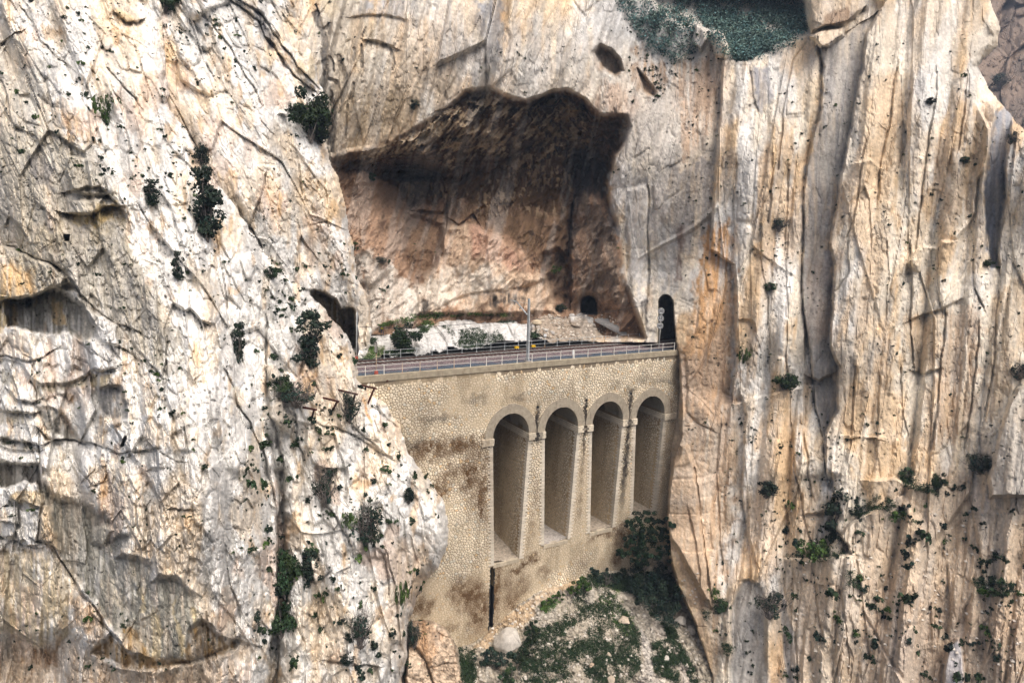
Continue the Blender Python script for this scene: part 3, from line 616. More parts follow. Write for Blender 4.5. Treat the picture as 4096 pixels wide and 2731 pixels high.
# ---- the cave: brown rock, with shade painted darker into its tints
cave = zc('Z6', [(100,600),(250,565),(420,555),(560,450),(720,370),(880,240),(1000,215),(1090,262),(1220,290),(1370,238),(1450,232),(1560,290),(1640,380),(1790,350),(1815,440),(1780,520),(1720,600),(1680,760),(1690,850),(1760,1090),(1780,1300),(1850,1500),(1900,1640),(-150,1640),(0,1000),(100,700)])
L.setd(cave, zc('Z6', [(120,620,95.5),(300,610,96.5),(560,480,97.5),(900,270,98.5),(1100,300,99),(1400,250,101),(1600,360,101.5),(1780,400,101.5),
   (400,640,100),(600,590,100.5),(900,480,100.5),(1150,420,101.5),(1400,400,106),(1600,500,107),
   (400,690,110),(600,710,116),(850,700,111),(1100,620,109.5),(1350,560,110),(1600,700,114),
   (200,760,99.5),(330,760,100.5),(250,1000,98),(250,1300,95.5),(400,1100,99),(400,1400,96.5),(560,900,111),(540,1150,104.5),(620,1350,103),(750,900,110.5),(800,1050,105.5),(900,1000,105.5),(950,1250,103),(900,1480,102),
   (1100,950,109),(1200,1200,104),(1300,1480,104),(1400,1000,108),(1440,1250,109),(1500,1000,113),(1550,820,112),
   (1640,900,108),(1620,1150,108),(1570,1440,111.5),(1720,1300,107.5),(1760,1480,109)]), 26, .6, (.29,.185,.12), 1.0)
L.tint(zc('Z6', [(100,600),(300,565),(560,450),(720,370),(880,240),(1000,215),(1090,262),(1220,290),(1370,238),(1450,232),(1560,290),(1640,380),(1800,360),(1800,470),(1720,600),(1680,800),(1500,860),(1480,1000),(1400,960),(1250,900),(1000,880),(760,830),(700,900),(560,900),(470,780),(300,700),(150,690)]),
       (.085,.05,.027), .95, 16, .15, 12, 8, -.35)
L.tint(zc('Z6', [(740,850),(1000,880),(1300,890),(1480,960),(1470,1300),(1400,1120),(1300,1240),(1180,1120),(1000,1020),(920,975),(800,990),(740,960)]), (.14,.088,.052), .88, 40, .3, 14)  # middle of the back wall: shade painted in as darker brown
def streaks(poly, col, op, lo, hi, sx, sy, seed, lean):
    W, sd, _ = L.sd(poly, 30); m = sstep(-15, 15, sd)
    nz = fbm((L.X[W]-lean*L.Y[W])/sx, L.Y[W]/sy, 4, 500+seed, .55)
    k = m*sstep(lo, hi, nz)*op
    L.C[W] += k[..., None].astype(np.float32)*(np.array(col, np.float32)-L.C[W])
    return W, k
roof = zc('Z6', [(180,640),(420,560),(560,470),(720,390),(900,260),(1060,270),(1220,310),(1370,260),(1450,260),(1560,420),(1500,640),(1300,620),(1000,640),(800,700),(600,620),(400,640)])
W, sd, _ = L.sd(cave, 60); m = sstep(0, 40, sd)
rg = lambda sx, sy, sk, sd_: 1-np.abs(fbm((L.X[W]+sk*L.Y[W])/sx, L.Y[W]/sy, 4, sd_, .5))*4.5
rl = .75*np.clip(rg(150, 190, .4, 711), -1, 1)+.45*np.clip(rg(60, 95, .5, 717), -1, 1)+.20*np.clip(rg(26, 44, .6, 719), -1, 1)
L.D[W] -= m*rl
def strokes(poly, col, op, thr, sx, sy, lean, seed, relief):
    W, sd, _ = L.sd(poly, 30); m = sstep(-8, 24, sd)
    nz = fbm((L.X[W]-lean*L.Y[W])/sx, L.Y[W]/sy, 3, 900+seed, .6)+.5*fbm(L.X[W]/90, L.Y[W]/80, 3, 950+seed)
    k = m*sstep(thr, thr+.12, nz)
    L.C[W] += (k*op*(.6+.8*vnoise(L.X[W]/30, L.Y[W]/30, seed)+.2))[..., None]*(np.array(col)-L.C[W]); L.D[W] -= relief*k
strokes(roof, (.52,.40,.26), .85, .06, 9, 24, -.8, 1, .22)
strokes(zc('Z6', [(120,620),(420,540),(560,450),(720,370),(880,240),(1010,230),(1080,290),(900,420),(700,520),(560,600),(300,620)]), (.62,.51,.36), .8, .04, 10, 34, -.7, 2, .25)
strokes(zc('Z6', [(480,740),(760,760),(900,800),(1100,640),(1480,480),(1540,700),(1440,960),(1300,960),(1000,960),(740,900),(500,850)]), (.44,.32,.20), .75, .10, 9, 26, -.05, 3, .25)
strokes(zc('Z6', [(1180,330),(1300,260),(1440,240),(1560,330),(1640,420),(1560,560),(1300,520)]), (.42,.30,.17), .75, .10, 10, 20, .3, 4, .2)
W, sd, _ = L.sd(zc('Z6', [(60,620),(420,540),(560,440),(720,360),(880,230),(1000,210),(1090,255),(1220,285),(1370,232),(1450,226),(1570,290),(1650,380),(1800,350),(1820,450),(1720,600),(1660,760),(1500,760),(1300,700),(1000,720),(800,800),(500,760),(300,720),(120,700)]), 40)
m = sstep(0, 30, sd); dd = L.D[W]+1.6*fbm(L.X[W]/120, L.Y[W]/90, 4, 641)+.5*fbm(L.X[W]/30, L.Y[W]/26, 3, 645); ph = dd/1.9; fr = ph-np.floor(ph)
L.D[W] += m*1.9*(sstep(.0, .35, fr)-fr)*1.0        # the roof steps back bed by bed
mound = zc('Z6', [(740,1000),(800,1005),(850,1000),(920,982),(1000,1040),(1080,1090),(1150,1130),(1200,1200),(1250,1270),(1330,1300),(1390,1500),(600,1500),(600,1340),(700,1240),(745,1120)])
L.add(mound, -1.7, 20, .45)
L.add(zc('Z6', [(545,930),(740,990),(735,1130),(690,1240),(600,1330),(560,1290),(520,1180)]), 2.4, 26)
L.add(zc('Z6', [(1310,1160),(1400,1140),(1450,1190),(1455,1420),(1390,1430),(1330,1330),(1300,1250)]), 2.6, 22)
pill = zc('Z6', [(1560,830),(1620,840),(1680,900),(1740,1060),(1765,1200),(1770,1400),(1740,1470),(1640,1450),(1540,1400),(1500,1430),(1475,1300),(1490,1080),(1520,950)])
L.add(pill, -2.0, 46)
W, k = streaks(zc('Z6', [(1480,860),(1560,830),(1640,850),(1700,1000),(1760,1200),(1740,1440),(1500,1440),(1470,1200)]), (.33,.27,.22), .6, .05, .22, 16, 70, 3, .25)
L.tint(zc('Z6', [(1470,560),(1700,600),(1660,840),(1560,830),(1500,1000),(1470,1440),(1455,1250),(1490,900)]), (.045,.038,.038), .88, 44, .3, 10)  # shade of the right cleft painted nearly black
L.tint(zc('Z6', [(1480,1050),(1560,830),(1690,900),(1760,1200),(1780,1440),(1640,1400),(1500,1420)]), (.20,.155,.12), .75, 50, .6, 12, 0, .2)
L.tint(zc('Z6', [(740,990),(800,1000),(900,990),(1000,1040),(1150,1130),(1250,1270),(1330,1300),(1380,1480),(600,1480),(600,1330),(700,1240),(750,1120)]), (.56,.42,.30), .8, 40, .4, 20)
L.tint(zc('Z6', [(600,1330),(760,1250),(1000,1260),(1150,1340),(1000,1400),(700,1480),(600,1470)]), (.64,.57,.48), .85, 60, .4, 24)
L.tint(zc('Z6', [(900,990),(950,1000),(1160,1140),(1240,1270),(1000,1190),(910,1180)]), (.45,.28,.20), .75, 30, .3, 14)
L.tint(zc('Z6', [(540,920),(740,980),(740,1130),(620,1290),(560,1290),(520,1180)]), (.25,.165,.105), .8, 40, .3, 16)
L.tint(zc('Z6', [(160,760),(480,780),(520,1000),(540,1180),(590,1330),(480,1250),(330,1150),(250,1150),(190,900)]), (.38,.255,.175), .85, 40, .4, 18)
L.tint(zc('Z6', [(250,1150),(330,1160),(480,1270),(590,1360),(600,1480),(620,1560),(300,1568)]), (.62,.57,.50), .85, 40, .3, 18)
L.tint(zc('Z6', [(1310,1150),(1440,1180),(1450,1420),(1380,1420),(1310,1280)]), (.15,.11,.08), .8, 30, .4)
for q in ([(615,1405),(670,1405),(675,1490),(630,1490)], [(1000,1400),(1150,1380),(1240,1420),(1100,1460),(1010,1450)]):
    L.tint(zc('Z6', q), (.08,.07,.06), .75, 16, .9, 6)
L.add(zc('Z6', [(470,640),(620,640),(720,700),(690,740),(480,735)]), 3.2, 26, 1)
L.ledge(zc('Z6', [(300,690),(400,730),(480,735),(700,745)]), -1.2, 30)
L.add(zc('Z6', [(590,920),(690,920),(680,990),(610,1000)]), 2.0, 20, 1)
L.ledge(zc('Z6', [(590,915),(740,925),(770,840)]), 1.6, 34)
L.crack(zc('Z6', [(770,830),(760,920),(760,1000),(740,1140)]), 9, 1.6)
L.crack(zc('Z6', [(780,960),(830,1000),(920,940),(960,1000)]), 8, 1.3)
L.crack(zc('Z6', [(1500,840),(1470,1000),(1462,1200),(1470,1440)]), 14, 4.0)
L.crack(zc('Z6', [(700,360),(800,330),(900,250)]), 8, .8)
L.ledge(zc('Z6', [(1230,330),(1290,270),(1370,240),(1450,236),(1540,280),(1570,340)]), 3.0, 50, 9)
L.ledge(zc('Z6', [(1080,600),(1300,520),(1400,450),(1500,430)]), 1.6, 40, 9)
L.crack(zc('Z6', [(1455,520),(1455,640)]), 5, 1.5)
L.ledge(zc('Z6', [(700,1480),(800,1420),(1000,1380),(1200,1350),(1340,1300)]), .9, 40)
L.ledge(zc('Z6', [(540,1200),(570,1280),(600,1340)]), 1.8, 30, 8, -1)
# caves above
L.add(zc('Z6', [(1600,20),(1640,-20),(1700,0),(1750,60),(1765,120),(1720,150),(1650,100)]), 3.5, 26, 1, (.25,.17,.11), .85)
L.tint(zc('Z6', [(1560,0),(1680,30),(1740,140),(1640,120)]), (.32,.23,.16), .7, 20, .5)
L.add(zc('Z6', [(1860,110),(1900,150),(1960,240),(1950,265),(1890,240)]), 1.6, 16, 1, (.30,.21,.14), .7)
# black drips and stain on the cliff over the cave
for pl, w in [([(1150-1150,0),(60,100),(70,190)], 18), ([(290,140),(350,260),(380,380),(380,560),(400,700),(400,840),(370,950),(370,1080),(390,1250)], 34),
              ([(440,830),(510,860),(530,960),(510,1060),(480,1200),(480,1400),(460,1568)], 22), ([(530,580),(560,680),(600,800),(600,930),(560,1100),(540,1180)], 22), ([(460,960),(465,1100),(440,1300),(430,1500)], 16),
              ([(440,580),(480,650),(490,740)], 10), ([(690,500),(700,560),(680,640)], 12), ([(780,480),(785,600),(780,700)], 14), ([(680,870),(670,960),(660,1040)], 15), ([(640,1100),(620,1300),(610,1440)], 12),
              ([(1080,520),(1090,600),(1110,660),(1090,730)], 12), ([(400,300),(450,240),(440,350)], 16), ([(330,150),(300,90),(280,60)], 10), ([(790,380),(820,300)], 12)]:
    ln = zc('W7', pl); W, sd, e = L.sd(ln, w*2, closed=False); w = w*1.7; k = sstep(w*.32, w*.16, np.abs(sd)+w*.12*fbm(L.X[W]/20, L.Y[W]/30, 3, 77))*np.exp(-(e/12)**2)
    L.C[W] += (k*.92)[..., None]*(np.array(BLACK)-L.C[W]); L.D[W] += .35*k
for pl, w in [([(1590,590),(1600,640)], 22), ([(1365,940),(1360,1010)], 24), ([(1460,500),(1465,880)], 34), ([(1600,650),(1590,780)], 30)]:
    ln = zc('W7', pl); W, sd, e = L.sd(ln, w*2, closed=False); k = sstep(w*.34, w*.12, np.abs(sd))*np.exp(-(e/8)**2)
    cc = (.10,.09,.09) if w < 26 else (.36,.35,.32); L.C[W] += (k*.8)[..., None]*(np.array(cc)-L.C[W])
L.tint(zc('W7', [(650,1200),(750,1170),(720,1320),(660,1420),(640,1300)]), (.40,.22,.08), .8, 16, .4, 8)
L.tint(zc('W7', [(1980,0),(2221,0),(2221,500),(2100,850),(1960,900),(1960,600),(2010,400)]), (.36,.37,.40), .75, 40, .5, 14)
L.tint(zc('W7', [(740,0),(1180,0),(1170,200),(1000,200),(760,140)]), (.50,.51,.53), .7, 50, .8, 10)
L.tint(zc('W7', [(760,220),(1000,180),(1050,280),(900,420),(780,420)]), (.37,.30,.20), .6, 40, .7, 9)
L.tint(zc('W7', [(1150,200),(1900,0),(1980,200),(1950,600),(1800,900),(1400,900),(1200,600)]), (.62,.50,.37), .6, 120, .5, 12)
L.tint(zc('W7', [(380,150),(800,100),(1150,250),(1300,600),(1900,850),(1750,1050),(1300,1250),(900,1480),(480,1568),(420,1200),(430,700)]), (.46,.39,.30), .6, 120, .9, 9, 21, -.2)
L.tint(zc('W7', [(620,1000),(1100,950),(1400,1100),(1200,1350),(700,1500),(600,1300)]), (.44,.34,.22), .55, 80, .9, 8, 22, -.35)
L.tint(zc('Z6', [(700,0),(1000,-140),(1500,-140),(1650,0),(1560,150),(1200,200),(960,215),(800,160)]), (.54,.51,.47), .55, 100, .8, 12, 23)
L.add(zc('W7', [(330,0),(530,0),(550,120),(480,190),(390,150)]), -1.2, 26, .5, (.60,.49,.31), .6)
L.ledge(zc('W7', [(860,420),(960,440),(1100,490)]), 1.4, 34)
L.ledge(zc('W7', [(700,170),(1000,160),(1170,200)]), .8, 40)
L.tint(zc('Z6', [(960,215),(1200,200),(1420,150),(1600,150),(1640,300),(1560,270),(1420,225),(1220,270),(1090,250)]), (.66,.60,.52), .7, 40)
L.tint(zc('Z6', [(1640,180),(1800,230),(1850,330),(1820,400),(1640,370),(1600,290)]), (.46,.33,.24), .6, 40, .8, 9)
L.tint(zc('Z6', [(1820,400),(1900,300),(2067,200),(2067,900),(1900,760),(1760,900),(1700,740)]), (.57,.53,.48), .6, 60, .6, 12)
L.tint(zc('Z6', [(1690,700),(1760,650),(1920,760),(1910,1200),(1880,1450),(1800,1300),(1720,900)]), (.62,.60,.57), .75, 40, .6, 12)
L.add(zc('Z6', [(1800,800),(1910,770),(1915,1250),(1890,1480),(1820,1350),(1790,1000)]), -1.0, 18, .6)
L.crack(zc('Z6', [(1915,780),(1912,1000),(1925,1230),(1915,1400)]), 7, 1.2)
# tunnel portals, the darkness inside painted near-black
def portal(p, bulge, depth):
    L.add(p, depth, 7, .15, (.05,.045,.04), .9)
L.add(zc('A3', [(990,330),(1010,290),(1060,240),(1100,225),(1180,240),(1240,260),(1290,300),(1290,500),(1000,520)]), .8, 14, .5)
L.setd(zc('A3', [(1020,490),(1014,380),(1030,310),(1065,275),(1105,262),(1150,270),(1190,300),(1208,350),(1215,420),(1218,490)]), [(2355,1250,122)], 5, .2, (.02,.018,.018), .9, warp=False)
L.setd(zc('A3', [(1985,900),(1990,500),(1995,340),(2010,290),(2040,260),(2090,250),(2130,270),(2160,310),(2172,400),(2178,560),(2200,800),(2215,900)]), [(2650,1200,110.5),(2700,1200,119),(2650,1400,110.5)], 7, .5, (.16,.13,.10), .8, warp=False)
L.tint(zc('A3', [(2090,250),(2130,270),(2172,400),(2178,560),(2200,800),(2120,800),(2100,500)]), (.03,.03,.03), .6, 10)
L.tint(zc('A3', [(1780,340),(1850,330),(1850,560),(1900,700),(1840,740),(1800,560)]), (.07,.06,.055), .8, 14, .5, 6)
def Gm(X, Y):
    r = sstep(2500, 2900, X)
    return (1-r)*(-.25*Y) + r*(-.11*Y)
right = sstep(2480, 2900, L.X)
top = sstep(600, 200, L.Y)
# detail strength: smoother columns on the right cliff, rough broken ground at its foot
L.amp *= (1-.25*right*sstep(2300, 1500, L.Y)).astype(np.float32)
def skyline(X, Y): return 2.5
far_edge = [(-400,-900),(3930,-900),(3945,-60),(3960,10),(3985,60),(4000,120),(3985,190),(3930,240),(3910,270),(3930,310),(3965,370),(4010,420),(4060,480),(4100,520),(4900,900),(4900,3300),(-400,3300)]
L.silhouette(far_edge, 3.0, 45, 9, 12)
L.billow(Gm, [(150, 1700, 1.4), (62, 800, .5)])
L.rock(Gm, [(230, 1100, .4, .7, .7, .08, 4, 0), (84, 420, .22, .3, .6, .12, 4, 0), (38, 130, .13, .18, .32, .10, 4, .08), (18, 50, .06, .10, .15, .05, 4, .07)], .05)
L.fine([(200, .3), (20, .05), (8, .05)])
L.patina(Gm, .10, .12, .4, .28, (.48,.46,.43))
L.keep &= ~((L.X < 2560) & (L.Y > 1560))
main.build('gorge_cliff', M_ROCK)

# ---- bank and path behind the railway ---------------------------------------
bank = Layer(1410, 1130, 2660, 1560, 4,
  zc('A2', [(50,1080,84),(430,1030,86.6),(1000,985,90),(1600,940,92.8),(2150,905,95.6),
            (420,770,96),(200,800,94),(700,640,97.5),(1000,660,97),(1500,640,99.5),(2000,560,102.5),(700,560,101),(1000,560,102),(1500,520,104),(2000,470,106.5),
            (400,600,97.5),(900,490,105.5),(1500,440,108.5),(2100,400,112)])
  + zc('A3', [(300,860,96.5),(600,870,98.2),(1000,840,100.5),(1500,815,106.5),(1800,790,108),(400,600,102),(700,600,103.5),(500,440,107),(900,460,109),(1100,520,109.5),(1200,540,109),(1000,640,105.5),(1400,700,109.5),(1100,400,112),(300,400,112)]), (.56,.55,.53), 51, 5)
L = bank
L.tint(zc('A2', [(300,640),(820,560),(1200,540),(2000,470),(2300,440),(2300,520),(1500,545),(1150,570),(1000,600),(500,720),(420,800),(300,800)]), (.40,.375,.35), .85, 24, 0)
L.tint(zc('A3', [(200,480),(500,420),(900,430),(1250,490),(1250,560),(900,520),(700,530),(400,500)]), (.34,.31,.29), .9, 20)
L.tint(zc('A3', [(380,510),(800,490),(1000,560),(1400,600),(1560,700),(1700,800),(1000,860),(560,880),(400,740)]), (.31,.25,.19), .95, 24)
L.tint(zc('A2', [(60,960),(200,860),(420,900),(430,1040),(60,1070)]), (.16,.17,.08), .8, 24, 0)
L.add(zc('A3', [(590,600),(800,640),(1000,660),(1250,640),(1500,680),(1640,800),(900,850),(700,800)]), .6, 16, .5)
L.add(zc('A2', [(1150,600),(1250,560),(1500,560),(2000,560),(2250,540),(2330,700),(2400,900),(1950,920),(1500,800),(1250,700)]), -.9, 40)
L.add(zc('A2', [(840,700),(1100,690),(1250,800),(1300,960),(900,990),(800,860)]), -.9, 30)
L.add(zc('A3', [(1200,575),(1300,620),(1640,800),(1450,815),(1340,800),(1240,700)]), 3.0, 10, .5, (.10,.085,.07), .7)  # void under the ramp: carved back, its shade painted dark
L.crack(zc('A3', [(390,560),(390,700),(400,860)]), 9, 1.8)
L.tint(zc('A2', [(1010,570),(1150,560),(1120,640),(1060,640)]), (.36,.28,.20), .8, 10)
L.silhouette([(1400,1400),(1500,1320),(1560,1300),(1650,1268),(1700,1252),(1900,1246),(2100,1240),(2200,1234),(2300,1240),(2330,1250),(2400,1262),(2420,1290),(2520,1330),(2600,1352),(2660,1400),(2640,1700),(1300,1700)], 2, 10, 5, 6, 3)
L.rock(lambda X, Y: .18*Y, [(70, 130, .5, .7, 1.0, .2, 6, .3), (28, 54, .22, .35, .45, .1, 4, .25), (14, 22, .08, .14, .16, .05, 4, .1)])
L.fine([(40, .12), (10, .05)])
L.patina(lambda X, Y: .18*Y, .08, .2, .5, .2)
L.keep &= at_depth(L.X, L.Y, L.D)[..., 1] > 10.05
bank.build('bank', M_ROCK)

# ---- talus below the viaduct --------------------------------------------------
talus = Layer(1520, 2180, 2960, 2900, 4,
  [(2448,2274,98.4),(2300,2310,95.5),(2140,2372,92.2),(2040,2440,90.6),(1954,2521,89.4),(1837,2590,87.4),(1700,2600,84.5),(2560,2300,100),(2700,2300,101),
   (1600,2800,77.5),(2000,2800,79.5),(2400,2800,81.5),(2800,2800,84),(2200,2560,85.5),(2500,2500,90),(2700,2500,91.5),(2450,2400,94),(1900,2680,82.5)], (.36,.32,.255), 63, 6)
L = talus
wallfoot = [(2448,2274),(2380,2282),(2300,2310),(2220,2345),(2140,2372),(2040,2440),(1954,2521),(1900,2575),(1837,2590)]
L.tint(zc('A5', [(640,1120),(720,1020),(800,940),(1000,790),(1200,670),(1400,580),(1520,540),(1500,590),(1300,680),(1200,760),(1090,790),(1110,850),(1000,960),(850,960),(750,1110)]), (.50,.38,.25), .95, 10)
L.ledge(zc('A5', [(660,1110),(840,920),(1110,790),(1100,720),(1300,660),(1500,590)]), -.7, 16, 6)
oc = zc('W3', [(1400,1110),(1480,1080),(1580,1090),(1680,1150),(1720,1220),(1760,1340),(1790,1568),(1850,1750),(1350,1750),(1380,1300)])
L.setd(oc, zc('W3', [(1450,1120,80),(1600,1110,80.5),(1740,1250,80),(1560,1300,78),(1400,1700,75.5),(1800,1700,77.5)]), 16, .7, (.52,.40,.29), .9)
L.tint(zc('W3', [(1420,1100),(1560,1100),(1640,1200),(1560,1450),(1440,1300)]), (.36,.22,.12), .7, 30, .5)
L.tint(zc('W3', [(1380,1380),(1460,1330),(1560,1540),(1560,1750),(1360,1750)]), (.60,.48,.36), .7, 16)
L.crack(zc('W3', [(1440,1300),(1530,1420),(1570,1568)]), 8, 1.6)
L.crack(zc('W3', [(1560,1440),(1640,1420),(1740,1420)]), 6, .6)
for q, cc in [([(1900,960),(1960,1100),(2010,1280),(2060,1375),(1900,1375),(1920,1200)], (.45,.41,.36)), ([(1620,650),(1800,660),(1830,760),(1760,760),(1640,720)], (.48,.43,.36)), ([(2140,1040),(2230,1180),(2330,1375),(2250,1375),(2180,1200)], (.43,.38,.33)),
              ([(1980,920),(2050,910),(2090,1010),(2030,1040)], (.44,.38,.31)), ([(1660,740),(1760,780),(1800,880),(1700,900)], (.46,.42,.36))]:
    L.tint(zc('A5', q), cc, .8, 14)
L.ledge(zc('A5', [(1570,590),(1700,640),(1840,680)]), .9, 14, 6)
L.silhouette([(1500,2440),(1640,2478),(1690,2466),(1740,2470),(1790,2500),(1830,2590),(1870,2575),(1900,2560),(1954,2508),(2040,2428),(2140,2360),(2220,2334),(2300,2298),(2380,2270),(2448,2262),(2600,2262),(2750,2262),(3000,2262),(3000,3100),(1500,3100)], 0, 10, 8, 2, 2)
L.rock(lambda X, Y: .1*Y, [(90, 110, .2, .3, .3, .1, 6, .1), (30, 36, .12, .2, .2, .08, 4, .12), (15, 16, .10, .12, .12, .05, 4, .1)])
L.fine([(60, .2), (16, .1), (8, .07)])
L.patina(lambda X, Y: .1*Y, .05, .5, .3, .2)
talus.build('talus', M_ROCK)

# ---- mountain seen past the shoulder of the cliff -----------------------------
mount = Layer(3780, -200, 4700, 760, 5, [(3780,-160,330),(4300,-160,300),(4000,300,270),(4300,300,240),(4300,760,190),(3900,760,200)], (.27,.205,.16), 77)
L = mount
mottle(L, (.16,.13,.11), 60, 90, -.05, .2, .7, 1)
L.rock(lambda X, Y: -.5*Y, [(120, 260, 4, 5, 6, 1, 10, 1), (44, 90, 1.6, 2, 3, .5, 8, 1), (18, 30, .7, .9, 1.2, .2, 6, .4)])
mount.build('far_mountain', M_ROCK)
for L in (near, upper, main, bank, talus, mount): tag(L.obj, kind='structure')
# ------------------------------------------------------------------ mesh helpers
class MB:
    def __init__(s): s.v = []; s.f = []; s.c = []
    def add(s, vs, fs, col=None):
        o = len(s.v); s.v += [tuple(p) for p in vs]; s.f += [tuple(i+o for i in f) for f in fs]
        s.c += [col or (1, 1, 1)]*len(vs)
    def box(s, x0, x1, y0, y1, z0, z1, col=None):
        s.add([(x0,y0,z0),(x1,y0,z0),(x1,y1,z0),(x0,y1,z0),(x0,y0,z1),(x1,y0,z1),(x1,y1,z1),(x0,y1,z1)],
              [(3,2,1,0),(4,5,6,7),(0,1,5,4),(1,2,6,5),(2,3,7,6),(3,0,4,7)], col)
    def beam(s, a, b, w, h, up=(0,0,1), col=None):
        a = np.array(a, float); b = np.array(b, float); t = b-a; t /= np.linalg.norm(t)
        u = np.array(up, float)
        if abs(t@u) > .95: u = np.array((1., 0, 0))
        sd = np.cross(t, u); sd /= np.linalg.norm(sd); u = np.cross(sd, t)
        q = [sd*w/2+u*h/2, -sd*w/2+u*h/2, -sd*w/2-u*h/2, sd*w/2-u*h/2]
        s.add([a+k for k in q]+[b+k for k in q], [(0,1,2,3),(7,6,5,4),(0,4,5,1),(1,5,6,2),(2,6,7,3),(3,7,4,0)], col)
    def tube(s, pts, r, n=8, col=None, cap=True):
        pts = [np.array(p, float) for p in pts]; rs = r if isinstance(r, (list, tuple)) else [r]*len(pts)
        rings = []
        for i, p in enumerate(pts):
            t = pts[min(i+1, len(pts)-1)]-pts[max(i-1, 0)]; t = t/np.linalg.norm(t)
            u = np.array((0, 0, 1.)) if abs(t[2]) < .9 else np.array((1., 0, 0))
            a = np.cross(t, u); a /= np.linalg.norm(a); b = np.cross(a, t)
            rings.append([p+rs[i]*(math.cos(k*2*math.pi/n)*a+math.sin(k*2*math.pi/n)*b) for k in range(n)])
        vs = [q for rg in rings for q in rg]; fs = []
        for i in range(len(pts)-1):
            for k in range(n): fs.append((i*n+k, i*n+(k+1) % n, (i+1)*n+(k+1) % n, (i+1)*n+k))
        if cap: fs.append(tuple(range(n))[::-1]); fs.append(tuple((len(pts)-1)*n+k for k in range(n)))
        s.add(vs, fs, col)
    def prism(s, poly, y0, y1, col=None):       # polygon in x,z extruded along y
        n = len(poly)
        s.add([(x, y0, z) for x, z in poly]+[(x, y1, z) for x, z in poly],
              [tuple(range(n)), tuple(range(2*n-1, n-1, -1))]+[(i, n+i, n+(i+1) % n, (i+1) % n) for i in range(n)], col)
    def build(s, name, mat, parent=None, smooth=False, loc=None):
        me = bpy.data.meshes.new(name)
        v = s.v
        if loc is not None: v = [(p[0]-loc[0], p[1]-loc[1], p[2]-loc[2]) for p in v]
        me.from_pydata(v, [], s.f)
        if smooth: me.polygons.foreach_set('use_smooth', [True]*len(me.polygons))
        ca = me.color_attributes.new('col', 'FLOAT_COLOR', 'POINT')
        ca.data.foreach_set('color', np.array([tuple(c)+(1.0,) for c in s.c], np.float32).ravel())
        me.materials.append(mat)
        o = bpy.data.objects.new(name, me); COL.objects.link(o)
        if loc is not None: o.location = loc
        if parent is not None: o.parent = parent
        return o
def empty(name, loc=(0, 0, 0), rz=0.0):
    o = bpy.data.objects.new(name, None); o.empty_display_size = .3; COL.objects.link(o); o.location = loc; o.rotation_euler = (0, 0, rz); return o
def thing(name, label, cat, loc=(0, 0, 0), rz=0.0, group=None):
    return tag(empty(name, loc, rz), label, cat, group)
def sub(mb, name, mat, root, smooth=False):
    """part whose coordinates were given in the world: parent it and keep it in place"""
    l = root.location
    return mb.build(name, mat, root, smooth) if l.length == 0 else _shift(mb, name, mat, root, smooth)
def _shift(mb, name, mat, root, smooth):
    l = root.location; mb.v = [(p[0]-l[0], p[1]-l[1], p[2]-l[2]) for p in mb.v]
    return mb.build(name, mat, root, smooth)

def simple(name, col, rough=.6, metal=0.0, var=.25, scale=6.0, bumpd=0.0, attr=False, stain=None):
    m, nt, n, l, b = new_mat(name)
    tc = nd(n, 'ShaderNodeTexCoord').outputs['Object']
    f = noise(n, l, tc, scale, 4, .65)
    if attr: c = nd(n, 'ShaderNodeAttribute', attribute_name='col').outputs['Color']
    else:
        r = nd(n, 'ShaderNodeRGB'); r.outputs[0].default_value = tuple(col)+(1,); c = r.outputs[0]
    c = hsv(n, l, c, mrange(n, l, f, .3, .7, 1-var, 1+var))
    if stain:
        f2 = noise(n, l, mapping(n, l, tc, (3, 3, .5)), stain[1], 4, .7)
        c = mixc(n, l, 'MIX', mrange(n, l, f2, stain[2], stain[2]+.1, 0, stain[3]), c, stain[0])
    l.new(c, b.inputs['Base Color']); b.inputs['Roughness'].default_value = rough; b.inputs['Metallic'].default_value = metal
    b.inputs['Specular IOR Level'].default_value = .25
    if bumpd: l.new(bump(n, l, f, .6, bumpd), b.inputs['Normal'])
    return m
M_STONE = simple('dressed_stone', (1, 1, 1), .9, 0, .16, 9, .02, attr=True)
M_MORTAR = simple('lime_mortar', (1, 1, 1), .95, 0, .2, 5, .03, attr=True)
M_CONC = simple('weathered_concrete', (.37, .32, .245), .9, 0, .22, 2.2, .02, stain=((.15, .12, .09), 1.1, .58, .65))
M_COPE = simple('coping_concrete', (.36, .31, .225), .9, 0, .25, 1.6, .02, stain=((.20, .13, .07), 1.4, .6, .5))
M_GALV = simple('galvanised_steel', (.52, .55, .56), .5, .35, .15, 4)
M_WPAINT = simple('chipped_white_paint', (.72, .70, .64), .6, 0, .12, 8, 0, stain=((.30, .14, .05), 2.5, .62, .8))
M_RUSTY = simple('white_paint_rust', (.58, .48, .36), .75, 0, .3, 9, 0, stain=((.30, .13, .05), 3, .48, .9))
M_RUST = simple('rusted_rail', (.075, .03, .022), .75, .2, .3, 6)
M_SIGNW = simple('sign_white', (.85, .85, .83), .5, 0, .04, 3)
M_BLACK = simple('black_paint', (.02, .02, .022), .6, 0, .1, 3)
M_YELLOW = simple('yellow_paint', (.75, .46, .02), .5, 0, .1, 5)
M_SLEEPER = simple('sleeper_concrete', (.30, .28, .26), .9, 0, .3, 5)
M_WIRE = simple('dark_cable', (.03, .03, .035), .6, .2, .1, 2)
M_REDPLINTH = simple('red_plinth', (.42, .09, .06), .8, 0, .2, 5)

